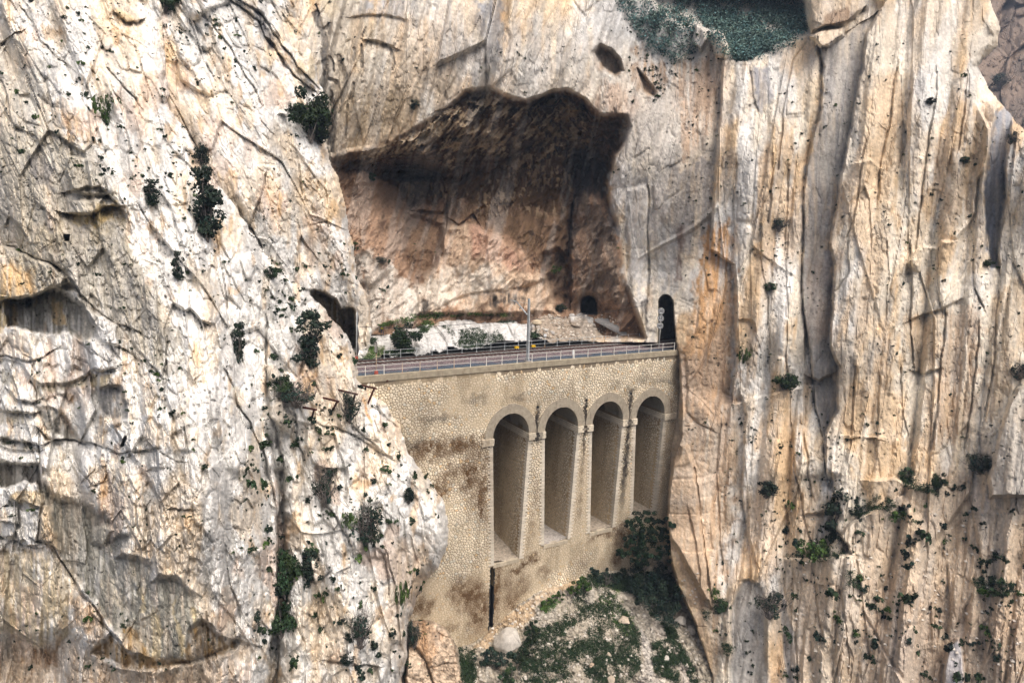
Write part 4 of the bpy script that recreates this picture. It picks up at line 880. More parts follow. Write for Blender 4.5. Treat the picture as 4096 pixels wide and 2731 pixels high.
# ------------------------------------------------------------------ the viaduct
rng = random.Random(5); nrg = np.random.RandomState(5)
CX = [18.30, 25.72, 33.08, 40.46]; SPR = -9.0; HW = 2.56; RISE = 2.88; BAT = .0425
SILL = [-25.6, -24.6, -24.4, -23.6]
def hw_at(z): return HW-BAT*np.maximum(SPR-z, 0)
def in_open(x, z, pad=0.0):
    x = np.asarray(x, float); z = np.asarray(z, float); r = np.zeros(np.broadcast(x, z).shape, bool)
    for i, c in enumerate(CX):
        low = (z <= SPR) & (z > SILL[i]-pad) & (np.abs(x-c) < hw_at(z)+pad)
        up = (z > SPR) & (((x-c)/(HW+pad))**2+((z-SPR)/(RISE+pad))**2 < 1)
        r |= low | up
    return r
def in_ring(x, z, pad=0.0):
    r = np.zeros(np.broadcast(x, z).shape, bool)
    for c in CX: r |= (z > SPR) & (((x-c)/(HW+1.06+pad))**2+((z-SPR)/(RISE+1.10+pad))**2 < 1)
    return r
# stains with shapes of their own on the masonry: (x, z, rx, rz, strength, colour)
DK = (.045, .036, .028); RU = (.125, .07, .03)
STAIN = [(22.02,-7.4,.36,2.0,1.0,DK),(22.1,-9.3,.46,1.1,1.0,DK),(29.40,-7.2,.32,1.9,.9,DK),(29.38,-9.2,.46,1.6,1.0,DK),(29.4,-11.5,.25,2.2,.6,DK),(36.76,-7.0,.40,2.0,1.0,DK),(36.78,-9.2,.55,1.6,1.0,DK),(36.8,-12,.35,2.6,.7,DK),(36.6,-16,.55,3.2,.75,DK),(36.5,-20,.5,2.5,.45,DK),
         (36.8,-5.0,.9,.5,.5,DK),(29.3,-15,.4,5,.35,RU),(29.2,-21,.6,3,.35,RU),(21.9,-20,.6,5,.3,RU),
         (7.5,-9.4,4.2,1.5,.62,RU),(10.5,-9.2,3.2,1.1,.65,RU),(13,-9.4,2.2,1.0,.5,RU),(5.5,-8.4,1.4,.9,.4,DK),(12.6,-13.5,1.3,3.0,.75,RU),(14.4,-13.2,1.3,3.6,.85,RU),(14.6,-17,.9,3.4,.6,RU),(9.0,-14.5,1.6,1.6,.7,RU),(10.2,-12.6,1.4,1.2,.6,RU),(6.6,-15.2,2.0,1.4,.5,RU),
         (13.2,-29,2.6,2.2,.85,RU),(14.6,-31.5,1.6,3,.9,RU),(11.5,-27.6,1.4,1.6,.5,RU),(7.0,-28.8,1.6,1.2,.75,RU),(9.5,-32.5,2.4,1.0,.5,RU),(17.0,-29.0,.6,4.5,.8,RU),(18.6,-28.6,.9,1.2,.5,RU),(20.4,-26.9,2.0,.45,.7,RU),(22.2,-26.0,1.2,.6,.6,RU),(21,-29.5,1.2,1.6,.5,RU),(24,-28.5,1.1,1.0,.45,RU),(19.5,-31,1.8,1.6,.55,RU),
         (33.5,-25.2,2.8,.5,.6,RU),(37.0,-26,1.6,2.6,.85,RU),(36.2,-29,1.2,1.6,.8,RU),(30.5,-29,1.0,.9,.4,RU),(39,-27.5,2,2,.7,RU),(44.6,-3.5,.8,2.6,.45,DK),(43.6,-8,1.0,1.4,.45,RU),(42.2,-4.2,1.6,.8,.4,DK),(38.6,-3.6,1.4,.9,.3,DK),(44.6,-14,1.0,6,.35,RU),(34.2,-4.1,1.2,.5,.25,DK),(19,-4.3,1.4,.35,.3,DK),(8.5,-5.6,2.4,.4,.35,DK),(13.5,-4.0,1.4,.7,.3,DK)]
def stain_apply(x, z, base, k=1.0, y=0.0):
    c = np.ones(x.shape+(3,))*base
    gr = sstep(.02, .30, fbm(x*.45, z*.14, 5, 141, .6)+.22*sstep(-22, -34, z))*.45*k      # grime washed down the wall
    c += gr[..., None]*(np.array((.20, .145, .085))-c)
    n1_ = fbm(x*1.3, z*1.3, 4, 31)*2; n2_ = fbm(x*1.3+9, z*1.3, 4, 35)*2; n3_ = fbm(x*2.2, z*1.5, 4, 36)
    for sx, sz, rx, rz, st, col in STAIN:
        wk = min(.35, rx*.35); m = np.exp(-(((x+wk*n1_-sx)/rx)**2+((z+.5*n2_-sz)/rz)**2)**1.5)*min(1.0, st*1.45)*(1.0 if col is DK else k)*(1+(.25 if col is DK else 1.1)*n3_)
        c += np.clip(m, 0, 1)[..., None]*(np.array(col)-c)
    return c
VIA = thing('railway_viaduct', 'stone railway viaduct with four tall arches closing the gorge', 'viaduct', (22, 0, -36))
# mortar bed of the front
g = .16
gx = np.arange(-3.2, 46.8, g); gz = np.arange(-38, -.70, g)
GX, GZ = np.meshgrid(gx, gz)
slot = (np.abs(GX-16.35) < .22) & (GZ > -34.5) & (GZ < -26.0)
bad = in_open(GX, GZ, 0) | slot
f = ~(bad[:-1, :-1] | bad[1:, :-1] | bad[:-1, 1:] | bad[1:, 1:])
idx = np.arange(GX.size).reshape(GX.shape)
q = np.stack([idx[:-1, :-1][f], idx[:-1, 1:][f], idx[1:, 1:][f], idx[1:, :-1][f]], 1)
mb_ = fbm(GX*.22, GZ*.3, 4, 77)
mcol = np.array((.30, .245, .175))*(1+.5*mb_)[..., None]
fl = sstep(.0, .22, fbm(GX*.16+5, GZ*.2, 4, 83)+.35*sstep(-12, -24, GZ)-.05*(GZ > -8))   # where the wall was repointed flush
mcol = mcol+fl[..., None]*.85*(np.array((.52, .42, .28))-mcol)
mcol = stain_apply(GX, GZ, mcol, 1.0)
dep = .012*fbm(GX*4, GZ*4, 2, 3)
o = mesh_np('mortar_bed', np.stack([GX-22, np.zeros_like(GX)+dep, GZ+36], -1).reshape(-1, 3), q, M_MORTAR)
o.parent = VIA
ca = o.data.color_attributes.new('col', 'FLOAT_COLOR', 'POINT'); ca.data.foreach_set('color', np.c_[mcol.reshape(-1, 3), np.ones(GX.size)].astype(np.float32).ravel())

def voronoi_cells(pts, spacing, R=2.6):
    """convex cells of a jittered point set by half-plane clipping"""
    cell = {}
    for i, (x, y) in enumerate(pts): cell.setdefault((int(x//spacing), int(y//spacing)), []).append(i)
    out = []
    for i, (x, y) in enumerate(pts):
        cx, cy = int(x//spacing), int(y//spacing)
        nb = []
        for a in range(-2, 3):
            for b in range(-2, 3):
                for j in cell.get((cx+a, cy+b), ()):
                    if j != i:
                        dx, dy = pts[j][0]-x, pts[j][1]-y; nb.append((dx*dx+dy*dy, dx, dy))
        nb.sort(); r = spacing*1.3
        poly = [(-r, -r), (r, -r), (r, r), (-r, r)]
        for d2, dx, dy in nb[:14]:
            h = d2/2; new = []; n = len(poly)
            if n == 0: break
            s0 = [px*dx+py*dy-h for px, py in poly]
            for k in range(n):
                a, b = poly[k], poly[(k+1) % n]; sa, sb = s0[k], s0[(k+1) % n]
                if sa <= 0: new.append(a)
                if (sa < 0) != (sb < 0) and sa != sb:
                    t = sa/(sa-sb); new.append((a[0]+t*(b[0]-a[0]), a[1]+t*(b[1]-a[1])))
            poly = new
        out.append(poly)
    return out
def stone_poly(poly, gap):
    """shrink by the joint, cut the corners twice"""
    n = len(poly)
    if n < 3: return None
    cx = sum(p[0] for p in poly)/n; cy = sum(p[1] for p in poly)/n
    q = []
    for px, py in poly:
        d = math.hypot(px-cx, py-cy)
        if d < gap*2.0: return None
        k = 1-gap*1.2/d; q.append((cx+(px-cx)*k, cy+(py-cy)*k))
    for it in range(1):
        w = []
        for i in range(len(q)):
            a, b = q[i], q[(i+1) % len(q)]
            if math.hypot(b[0]-a[0], b[1]-a[1]) < .035: w.append(((a[0]+b[0])/2, (a[1]+b[1])/2)); continue
            w.append((a[0]*.72+b[0]*.28, a[1]*.72+b[1]*.28)); w.append((a[0]*.28+b[0]*.72, a[1]*.28+b[1]*.72))
        q = w
    return q, cx, cy
def scatter_pts(x0, x1, y0, y1, sp, seed):
    r = random.Random(seed); pts = []; j = 0
    y = y0
    while y < y1:
        x = x0+(sp/2 if j % 2 else 0)
        while x < x1:
            pts.append((x+r.uniform(-.42, .42)*sp, y+r.uniform(-.42, .42)*sp)); x += sp
        y += sp*.88; j += 1
    r.shuffle(pts)
    return [p for i, p in enumerate(pts) if i % 9]          # gaps give the odd larger stone
stones = []
SP = .335
pts = scatter_pts(-1, 46, -36.5, -.9, SP, 3)
for (x, z), poly in zip(pts, voronoi_cells(pts, SP)):
    r_ = stone_poly(poly, .030)
    if r_ is None: continue
    qq, cx, cz = r_
    P = [(x+a, z+b) for a, b in qq]
    A = np.array(P)
    if in_open(A[:, 0], A[:, 1], .30).any() or (np.abs(A[:, 0]-16.35) < .26).any() and -34.6 < z < -25.9: continue
    if in_ring(A[:, 0], A[:, 1], -.12).all(): continue
    if A[:, 1].max() > -.78 or A[:, 0].max() > 46: continue
    stones.append((P, x+cx, z+cz))
sx = np.array([s_[1] for s_ in stones]); sz = np.array([s_[2] for s_ in stones])
tone = nrg.rand(len(stones)); hue = nrg.rand(len(stones))
base = np.stack([.76+.22*(tone-.5), .67+.22*(tone-.5)-.02*hue, .52+.21*(tone-.5)-.04*hue], 1)
warm = hue > .97; base[warm] *= np.array((.95, .82, .66)); cool = hue < .06; base[cool] *= np.array((.86, .92, .98))
base *= (1+.45*fbm(sx*.25, sz*.2, 4, 12))[:, None]
flush = sstep(.0, .22, fbm(sx*.16+5, sz*.2, 4, 83)+.35*sstep(-12, -24, sz)-.05*(sz > -8))
base = base+flush[:, None]*.55*(np.array((.58, .475, .33))-base)
scol = stain_apply(sx, sz, base, .72)
def stone_mesh(mb, P, cx, cz, col, proud, rr):
    n = len(P)
    def ring(k, y, t=0): return [(cx+(px-cx)*k, y+t*(pz-cz), cz+(pz-cz)*k) for px, pz in P]
    t1 = rr.uniform(-.06, .06)
    vs = ring(1, .012)+ring(.97, -proud*.72)+ring(.72, -proud, t1)+[(cx, -proud*1.12, cz)]
    fs = []
    for a in (0, n):
        for i in range(n): fs.append((a+i, a+(i+1) % n, a+n+(i+1) % n, a+n+i))
    for i in range(n): fs.append((2*n+i, 2*n+(i+1) % n, 3*n))
    mb.add(vs, [f_[::-1] for f_ in fs], tuple(col))
area = np.array([abs(sum(P[i][0]*P[(i+1) % len(P)][1]-P[(i+1) % len(P)][0]*P[i][1] for i in range(len(P))))/2 for P, _, _ in stones])
dist = np.array([((x+23.3)**2+71.2**2+(z-17)**2) for _, x, z in stones])
vis = (sx > 3.2+.36*np.maximum(-sz-2, 0)*.55) & (sx < 45) & (sz > -30)
score = np.where(vis, area/dist, 0); order = np.argsort(-score); single = set(order[:300].tolist())
rest = MB()
for i, (P, cx, cz) in enumerate(stones):
    pr = rng.uniform(.035, .075)*(1-.62*flush[i])
    if i in single:
        m1 = MB(); stone_mesh(m1, P, cx, cz, scol[i], pr, rng); sub(m1, 'stone', M_STONE, VIA)
    else: stone_mesh(rest, P, cx, cz, scol[i], pr, rng)
tag(sub(rest, 'rubble_stonework', M_STONE, VIA), kind='stuff')

# openings: jambs, barrels, floors
def outline(i, n=18):
    c = CX[i]; s_ = SILL[i]-3
    L_ = [(c-float(hw_at(z)), z) for z in np.linspace(s_, SPR, 18)]
    A_ = [(c-HW*math.cos(t), SPR+RISE*math.sin(t)) for t in np.linspace(0, math.pi, n)[1:-1]]
    R_ = [(c+float(hw_at(z)), z) for z in np.linspace(SPR, s_, 18)]
    return L_+A_+R_
FLR = [.14, -.06, -.05, 0.0]
for i in range(4):
    ol = outline(i); ys = np.linspace(.02, 10.2, 34)
    V = np.array([[(x, y, z) for y in ys] for x, z in ol]); h_, w_ = V.shape[:2]
    idx = np.arange(h_*w_).reshape(h_, w_)
    q = np.stack([idx[:-1, :-1], idx[:-1, 1:], idx[1:, 1:], idx[1:, :-1]], -1).reshape(-1, 4)
    xx, yy, zz = V[..., 0], V[..., 1], V[..., 2]
    cc = np.ones(xx.shape+(3,))*np.array((.50, .385, .24))
    cc *= (1+.4*fbm(yy*.5, zz*.35, 4, 55+i))[..., None]
    st = sstep(.0, .3, fbm(yy*.7+3, zz*.12, 4, 61+i)+.25*sstep(-14, -9, zz)); cc += st[..., None]*.75*(np.array((.22, .15, .075))-cc)
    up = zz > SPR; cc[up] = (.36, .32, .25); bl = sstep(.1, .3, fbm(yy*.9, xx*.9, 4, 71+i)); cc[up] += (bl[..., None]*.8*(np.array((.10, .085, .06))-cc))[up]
    o = mesh_np('barrel', V.reshape(-1, 3)-np.array((22, 0, -36)), q, M_MORTAR); o.parent = VIA
    ca = o.data.color_attributes.new('col', 'FLOAT_COLOR', 'POINT'); ca.data.foreach_set('color', np.c_[cc.reshape(-1, 3), np.ones(xx.size)].astype(np.float32).ravel())
    # rubble floor rising into the opening
    xs = np.linspace(-2.2, 2.2, 40)+CX[i]; yf = np.linspace(.08, 10, 70); FX, FY = np.meshgrid(xs, yf)
    FZ = SILL[i]+FLR[i]*FY+.16*fbm(FX*1.5, FY*1.5, 4, 90+i)+(.25*sstep(0, 2, np.abs(FX-CX[i]))) - .15*(FX-CX[i])*(i == 0)
    F1, F2, _, _, ID = worley(FX*4.5, FY*4.5, 44+i); FZ += .10*(.6-F1)*RT[ID & 8191][..., 1]
    idx = np.arange(FX.size).reshape(FX.shape); q = np.stack([idx[:-1, :-1], idx[:-1, 1:], idx[1:, 1:], idx[1:, :-1]], -1).reshape(-1, 4)
    o = mesh_np('rubble_floor', np.stack([FX-22, FY, FZ+36], -1).reshape(-1, 3), q, M_MORTAR); o.parent = VIA
    fc = np.ones(FX.shape+(3,))*np.array((.33, .28, .22) if i != 1 else (.40, .365, .33))*(.75+.5*RT[ID & 8191][..., 2])[..., None]
    ca = o.data.color_attributes.new('col', 'FLOAT_COLOR', 'POINT'); ca.data.foreach_set('color', np.c_[fc.reshape(-1, 3), np.ones(FX.size)].astype(np.float32).ravel())
# stones of the right-hand jambs (the ones the view reaches)
jst = MB()
for i in range(4):
    p2 = scatter_pts(.75, 9.0, SILL[i]-.5, SPR-1.1, .44, 40+i)
    for (y, z), poly in zip(p2, voronoi_cells(p2, .44)):
        r_ = stone_poly(poly, .03)
        if r_ is None: continue
        qq, a_, b_ = r_; n = len(qq)
        if y+min(p[0] for p in qq) < .62: continue
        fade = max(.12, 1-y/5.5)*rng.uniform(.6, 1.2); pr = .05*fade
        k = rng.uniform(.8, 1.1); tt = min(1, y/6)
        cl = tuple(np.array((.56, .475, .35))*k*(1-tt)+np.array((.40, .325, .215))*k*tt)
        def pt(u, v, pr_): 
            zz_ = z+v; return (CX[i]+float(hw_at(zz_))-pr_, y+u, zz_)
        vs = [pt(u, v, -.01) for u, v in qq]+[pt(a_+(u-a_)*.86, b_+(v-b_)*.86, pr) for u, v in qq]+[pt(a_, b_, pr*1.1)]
        fs = [(j, (j+1) % n, n+(j+1) % n, n+j) for j in range(n)]+[(n+j, n+(j+1) % n, 2*n) for j in range(n)]
        jst.add(vs, fs, cl)
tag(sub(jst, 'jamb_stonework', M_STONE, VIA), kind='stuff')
# quoins up the edges of the openings
qn = 0; qrest = MB(); CH = .225
for i in range(4):
    for sgn in (-1, 1):
        z = SPR-.90; k = 0
        while z-CH > SILL[i]-.1:
            if not (i == 3 and sgn == 1 and False):
                xe = CX[i]+sgn*float(hw_at(z-CH/2)); ln = (.66 if k % 2 else .40)*rng.uniform(.88, 1.12); wr = (.42 if k % 2 else .70)*rng.uniform(.9, 1.1)
                a, b = xe-sgn*.035, xe+sgn*ln
                t_ = rng.uniform(.86, 1.08); cl = np.array((.70, .63, .515))*t_
                cl = stain_apply(np.array([xe+sgn*.3]), np.array([z]), cl[None], .6)[0]
                m1 = MB() if (qn < 300) else qrest
                m1.box(min(a, b), max(a, b), -.085-rng.uniform(0, .02), wr, z-CH+.022, z, tuple(cl))
                if qn < 300: sub(m1, 'quoin', M_STONE, VIA)
                qn += 1
            z -= CH; k += 1
tag(sub(qrest, 'quoin_courses', M_STONE, VIA), kind='stuff')
# sill courses
for i in range(4):
    h_ = float(hw_at(SILL[i])); m1 = MB(); x = CX[i]-h_-.05
    while x < CX[i]+h_:
        b = min(x+rng.uniform(.4, .7), CX[i]+h_+.05); t_ = rng.uniform(.8, 1.05)
        m1.box(x+.01, b-.01, -.08, .5, SILL[i]-.42, SILL[i]+.05, tuple(np.array((.55, .47, .35))*t_)); x = b
    sub(m1, 'sill_course', M_STONE, VIA)
# arch rings, keystones, imposts
for i in range(4):
    c = CX[i]; n = 30; prof = []
    for t in np.linspace(0, math.pi, n): prof.append((math.cos(t), math.sin(t)))
    m1 = MB(); vs = []; fs = []
    for ct, st in prof:
        for (a, b, y) in ((HW-.02, RISE-.02, .6), (HW-.02, RISE-.02, -.14), (HW+1.06, RISE+1.10, -.14), (HW+1.06, RISE+1.10, .06)):
            vs.append((c-a*ct, y, SPR+b*st))
    for j in range(n-1):
        for e in range(3): fs.append((j*4+e, j*4+e+1, j*4+4+e+1, j*4+4+e))
    fs.append((0, 1, 2, 3)); fs.append(((n-1)*4+3, (n-1)*4+2, (n-1)*4+1, (n-1)*4))
    m1.add(vs, [f_[::-1] for f_ in fs]); ro = sub(m1, 'arch_ring', M_CONC, VIA)
    k1 = MB(); w0, w1 = .40, .52
    k1.prism([(c-w0, SPR+RISE-.05), (c+w0, SPR+RISE-.05), (c+w1, SPR+RISE+1.18), (c-w1, SPR+RISE+1.18)], -.165 if i in (1,) else -.15, .3)
    k1.v = [(p[0]-22, p[1], p[2]+36) for p in k1.v]; ko = k1.build('keystone', M_CONC, ro)
def blocks(mb, x0, x1, z0, z1, y0, y1, axis='x', courses=3, ln=.5):
    ch = (z1-z0)/courses
    for k in range(courses):
        x = x0-(ln*.5 if k % 2 else 0)
        while x < x1:
            a, b = max(x, x0), min(x+ln*rng.uniform(.8, 1.15), x1)
            x = b if b < x1 else x1
            if b-a > .06:
                t_ = rng.uniform(.85, 1.08); cl = tuple(np.array((.78, .69, .54))*t_)
                if axis == 'x':
                    cl = tuple(stain_apply(np.array([(a+b)/2]), np.array([z0]), np.array(cl)[None], .9)[0])
                    mb.box(a+.012, b-.012, y0-rng.uniform(0, .015), y1, z0+k*ch+.012, z0+(k+1)*ch-.012, cl)
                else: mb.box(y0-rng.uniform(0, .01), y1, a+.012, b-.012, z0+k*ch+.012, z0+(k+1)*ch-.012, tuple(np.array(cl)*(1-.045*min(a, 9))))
edges = [14.2]+sum([[c-HW, c+HW] for c in CX], [])+[45.2]
for k in range(5):
    x0, x1 = edges[2*k], edges[2*k+1]
    m1 = MB(); blocks(m1, x0-(.0 if k == 0 else .12), x1+(.12 if k < 4 else 0), SPR-.86, SPR-.0, -.32, .25); sub(m1, 'impost', M_STONE, VIA)
for i in range(4):
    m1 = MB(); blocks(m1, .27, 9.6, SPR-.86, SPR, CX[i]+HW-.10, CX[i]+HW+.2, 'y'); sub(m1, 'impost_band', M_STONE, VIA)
# drain mouths above the piers, the slot and the coping
for i, x in enumerate((22.0, 29.4, 36.78)):
    m1 = MB(); m1.tube([(x, -.12, -5.75+.15*i), (x, .4, -5.75+.15*i)], .16, 10); sub(m1, 'drain_spout', M_BLACK, VIA)
m1 = MB(); m1.box(16.05, 16.65, .75, 1.0, -34.8, -25.8); m1.box(15.95, 16.12, .0, .8, -34.8, -25.8); m1.box(16.58, 16.75, .0, .8, -34.8, -25.8)
sub(m1, 'slot_shade', M_BLACK, VIA)  # black faces stand in for the shade inside the slot
m1 = MB()
for k in range(16):
    a = -2.5+k*3.0; b = min(a+2.985, 45.35)
    if b > a: m1.box(a, b, -.16, .42, -.70, -.02)
sub(m1, 'coping', M_COPE, VIA)
m1 = MB(); m1.box(-3, 46, .02, 10.3, -1.6, -.55); m1.box(45.3, 47, .3, 10.2, -38, -.6); sub(m1, 'deck_slab', M_COPE, VIA)

# ------------------------------------------------------------------ trackbed, rails, railings
def ballast_material():
    m, nt, n, l, b = new_mat('ballast')
    tc = nd(n, 'ShaderNodeTexCoord').outputs['Object']
    vo = nd(n, 'ShaderNodeTexVoronoi'); vo.inputs['Scale'].default_value = 9; l.new(tc, vo.inputs['Vector'])
    sp = nd(n, 'ShaderNodeSeparateXYZ'); l.new(tc, sp.inputs[0])
    nz = noise(n, l, tc, .8, 4, .6)
    ad = nd(n, 'ShaderNodeMath', operation='ADD'); l.new(sp.outputs['Y'], ad.inputs[0]); l.new(mrange(n, l, nz, .3, .7, -1.1, 1.1), ad.inputs[1])
    c = mixc(n, l, 'MIX', mrange(n, l, ad.outputs[0], 2.8, 4.6, 0, 1), (.05, .075, .105), (.15, .115, .118))
    c = mixc(n, l, 'MIX', mrange(n, l, ad.outputs[0], 6.2, 7.0, 0, 1), c, (.12, .12, .115))
    bw = nd(n, 'ShaderNodeSeparateColor'); l.new(vo.outputs['Color'], bw.inputs[0])
    c = hsv(n, l, c, mrange(n, l, bw.outputs[0], 0, 1, .35, 1.75))
    l.new(c, b.inputs['Base Color']); b.inputs['Roughness'].default_value = .95
    l.new(bump(n, l, vo.outputs['Distance'], .8, .08), b.inputs['Normal'])
    return m
M_BALLAST = ballast_material()
bx = np.arange(-8, 66, .22); by = np.arange(.42, 15.2, .16); BX, BY = np.meshgrid(bx, by)
prof = np.interp(BY, [.4, 1.2, 3.6, 5.4, 6.3, 8.8, 9.5, 10.8, 15.3], [-.42, -.46, -.46, -.34, -.27, -.27, -.40, -.46, -.50])
BZ = prof+.05*fbm(BX*1.1, BY*1.1, 3, 8)+.05*(nrg.rand(*BX.shape)-.5)
idx = np.arange(BX.size).reshape(BX.shape); q = np.stack([idx[:-1, :-1], idx[:-1, 1:], idx[1:, 1:], idx[1:, :-1]], -1).reshape(-1, 4)
tag(mesh_np('trackbed', np.stack([BX, BY, BZ], -1).reshape(-1, 3), q, M_BALLAST), kind='structure')
TR = thing('railway_track', 'single railway track with rusty rails running across the viaduct', 'track', (22, 7.5, -.3))
for y in (6.68, 8.42):
    m1 = MB(); m1.box(-8, 66, y-.036, y+.036, -.155, -.11); m1.box(-8, 66, y-.012, y+.012, -.27, -.155); m1.box(-8, 66, y-.07, y+.07, -.295, -.27)
    sub(m1, 'rail', M_RUST, TR)
sl = None
for k in range(118):
    x = -7.6+k*.62
    if sl is None:
        m1 = MB(); m1.prism([(-.14, -.48), (.14, -.48), (.11, -.262), (-.11, -.262)], 6.2-7.5, 8.9-7.5); m1.v = [(p[0], p[1], p[2]+.3) for p in m1.v]
        sl = m1.build('sleeper', M_SLEEPER, TR); c_ = sl
    else: c_ = sl.copy(); COL.objects.link(c_); c_.parent = TR
    c_.location = (x-22, 0, 0)
def railing(label, y, xs, z, mat, rust=None, sag=None, h=1.02):
    R_ = thing('railing', label, 'railing', (xs[0], y, z))
    pm = MB(); pm.tube([(0, 0, -.02), (0, 0, .10)], .075, 8); pm.tube([(0, 0, .08), (0, 0, h+.03)], [.045, .038], 8); pm.tube([(0, 0, h-.06), (0, 0, h+.06)], .055, 8); pm.tube([(0, 0, h*.5-.04), (0, 0, h*.5+.06)], .052, 8)
    p0 = None
    for x in xs:
        if p0 is None: p0 = pm.build('post', mat, R_); o_ = p0
        else: o_ = p0.copy(); COL.objects.link(o_); o_.parent = R_
        o_.location = (x-xs[0], 0, 0)
        if rust and rust[0] < x < rust[1]:
            o_.data = o_.data.copy(); o_.data.materials[0] = M_RUSTY
    for hh in (h, h*.52):
        m1 = MB(); pts_ = []
        for x in np.arange(xs[0], xs[-1]+.01, .35):
            dz = -sag[2]*math.exp(-((x-sag[0])/sag[1])**2) if (sag and hh == h) else 0
            pts_.append((x, y+.01, z+hh+dz))
        m1.tube(pts_, .024, 6); sub(m1, 'rail_bar', M_RUSTY if (rust and False) else mat, R_, True)
    return R_
railing('white tubular railing on the coping, near side of the track', .12, [i*2.1 for i in range(-1, 22)], -.02, M_WPAINT, (3, 11))
railing('grey tubular railing with a bent top bar, far side of the track', 9.9, [5.6+2.13*i for i in range(20)], -.42, M_GALV, None, (41.4, .9, .34), 1.05)
# ------------------------------------------------------------------ placing on the rock
bpy.context.view_layer.update()
DG = bpy.context.evaluated_depsgraph_get()
CAMV = Vector(CAM)
def hit(x, y, allow=None):
    d = Vector(ray(x, y)); o = CAMV.copy(); d.normalize()
    for _ in range(4):
        ok, loc, nor, i, ob, m = scene.ray_cast(DG, o, d)
        if not ok: return None
        if allow is None or ob.name in allow: return loc, (nor if nor.dot(d) < 0 else -nor), ob
        o = loc+d*.05
    return None
ROCKS = {'near_cliff', 'upper_cliff', 'gorge_cliff', 'bank', 'talus'}
def depth_of(loc): return float((np.array(loc)-CAM) @ Fv)
def world(z, x, y, d): return at_depth(np.array(zc(z, [(x, y)])[0][0]), np.array(zc(z, [(x, y)])[0][1]), np.array(d))
ZN['X8'] = (1200, 1450, 4.48); ZN['SG'] = (2560, 1150, 5.805); ZN['MS'] = (2030, 1180, 5.227); ZN['LS'] = (1400, 1250, 5.6)

# ------------------------------------------------------------------ lineside things
def text_mesh(txt, size, mat, parent, loc, rot, name='numerals'):
    cu = bpy.data.curves.new(name, 'FONT'); cu.body = txt; cu.size = size; cu.align_x = 'CENTER'; cu.align_y = 'CENTER'; cu.extrude = .004; cu.offset = .012
    t = bpy.data.objects.new(name, cu); COL.objects.link(t)
    bpy.context.view_layer.update()
    me = bpy.data.meshes.new_from_object(t.evaluated_get(bpy.context.evaluated_depsgraph_get()))
    bpy.data.objects.remove(t); bpy.data.curves.remove(cu)
    o = bpy.data.objects.new(name, me); COL.objects.link(o); me.materials.clear(); me.materials.append(mat)
    o.parent = parent; o.location = loc; o.rotation_euler = rot
    return o
# speed boards by the right tunnel
b0 = np.array((44.14, 3.24, -.45)); SGN = thing('speed_sign', 'post with three round white speed boards, 50 55 60, beside the right tunnel', 'sign', tuple(b0))
m1 = MB(); m1.tube([(0, 0, 0), (-.05, 0, 5.95)], .07, 10); m1.build('post', M_WPAINT, SGN, True)
NV = Vector((-.90, -.44, 0)).normalized()
for txt, py in (('50', 550), ('55', 718), ('60', 888)):
    p = at_Y(*zc('SG', [(480 if txt == '55' else (495 if txt == '50' else 465), py)])[0], 3.1); cz = p[2]-b0[2]
    rot = NV.to_track_quat('Z', 'Y').to_matrix().to_4x4()
    m1 = MB(); r = .47; n = 28
    def ringp(rr, h): return [(rr*math.cos(k*2*math.pi/n), rr*math.sin(k*2*math.pi/n), h) for k in range(n)]
    m1.add(ringp(r, -.02)+ringp(r, .02), [tuple(range(n-1, -1, -1)), tuple(range(n, 2*n))]+[(k, (k+1) % n, n+(k+1) % n, n+k) for k in range(n)])
    d_ = m1.build('board', M_SIGNW, SGN); d_.location = (-.05-.09, -.04, cz); d_.rotation_euler = NV.to_track_quat('Z', 'Y').to_euler()
    m2 = MB(); m2.add(ringp(r*.93, .028)+ringp(r*.80, .028), [(k, (k+1) % n, n+(k+1) % n, n+k) for k in range(n)])
    m2.build('black_ring', M_BLACK, d_)
    text_mesh(txt, .56, M_BLACK, d_, (0, 0, .03), (0, 0, math.pi), 'numerals')
    # stand the numerals upright on the board
    nm = d_.children[-1]; up = d_.rotation_euler.to_matrix().inverted() @ Vector((0, 0, 1)); nm.rotation_euler = (0, 0, math.atan2(-up.x, up.y))
# catenary mast
b0 = np.array((21.8, 2.45, -.45)); MS = thing('catenary_mast', 'grey lattice steel mast carrying the overhead line over the track', 'mast', tuple(b0))
H = 7.95
for nm_, y0, y1 in (('front_leg', -.26, -.10), ('rear_leg', .26, .10)):
    m1 = MB()
    m1.beam((-.0, y0, 0), (-.14, y1, H), .17, .05, (0, 1, 0)); m1.beam((-.08, y0+.04*np.sign(y0)*-1, 0), (-.22, y1, H), .02, .10, (0, 1, 0)); m1.beam((.08, y0+.04*np.sign(y0)*-1, 0), (-.06, y1, H), .02, .10, (0, 1, 0))
    m1.build('leg', M_GALV, MS)
m1 = MB()
for k in range(15):
    a = k/15*H; b = (k+1)/15*H; w0 = .26-.16*k/15; w1 = .26-.16*(k+1)/15; s_ = 1 if k % 2 else -1
    for xo in (-.085, .085): m1.beam((xo-.14*k/15, -s_*w0, a), (xo-.14*(k+1)/15, s_*w1, b), .012, .05, (1, 0, 0))
m1.build('lacing', M_GALV, MS)
m1 = MB(); m1.box(-.35, .35, -.45, .45, -.25, .12); m1.build('footing', M_SLEEPER, MS)
def ms(x, y, Y): return at_Y(*zc('MS', [(x, y)])[0], Y)-b0
arm = MB(); pa, pb, pc = ms(410, 410, 2.6), ms(190, 140, 6.3), ms(62, 105, 7.9)
arm.tube([pa, pb], .085, 8); arm.tube([pb, pc], .07, 8); arm.build('cantilever_arm', M_GALV, MS, True)
arm = MB(); arm.tube([ms(430, 172, 2.5), pb], .02, 6); arm.build('tie_rod', M_GALV, MS)
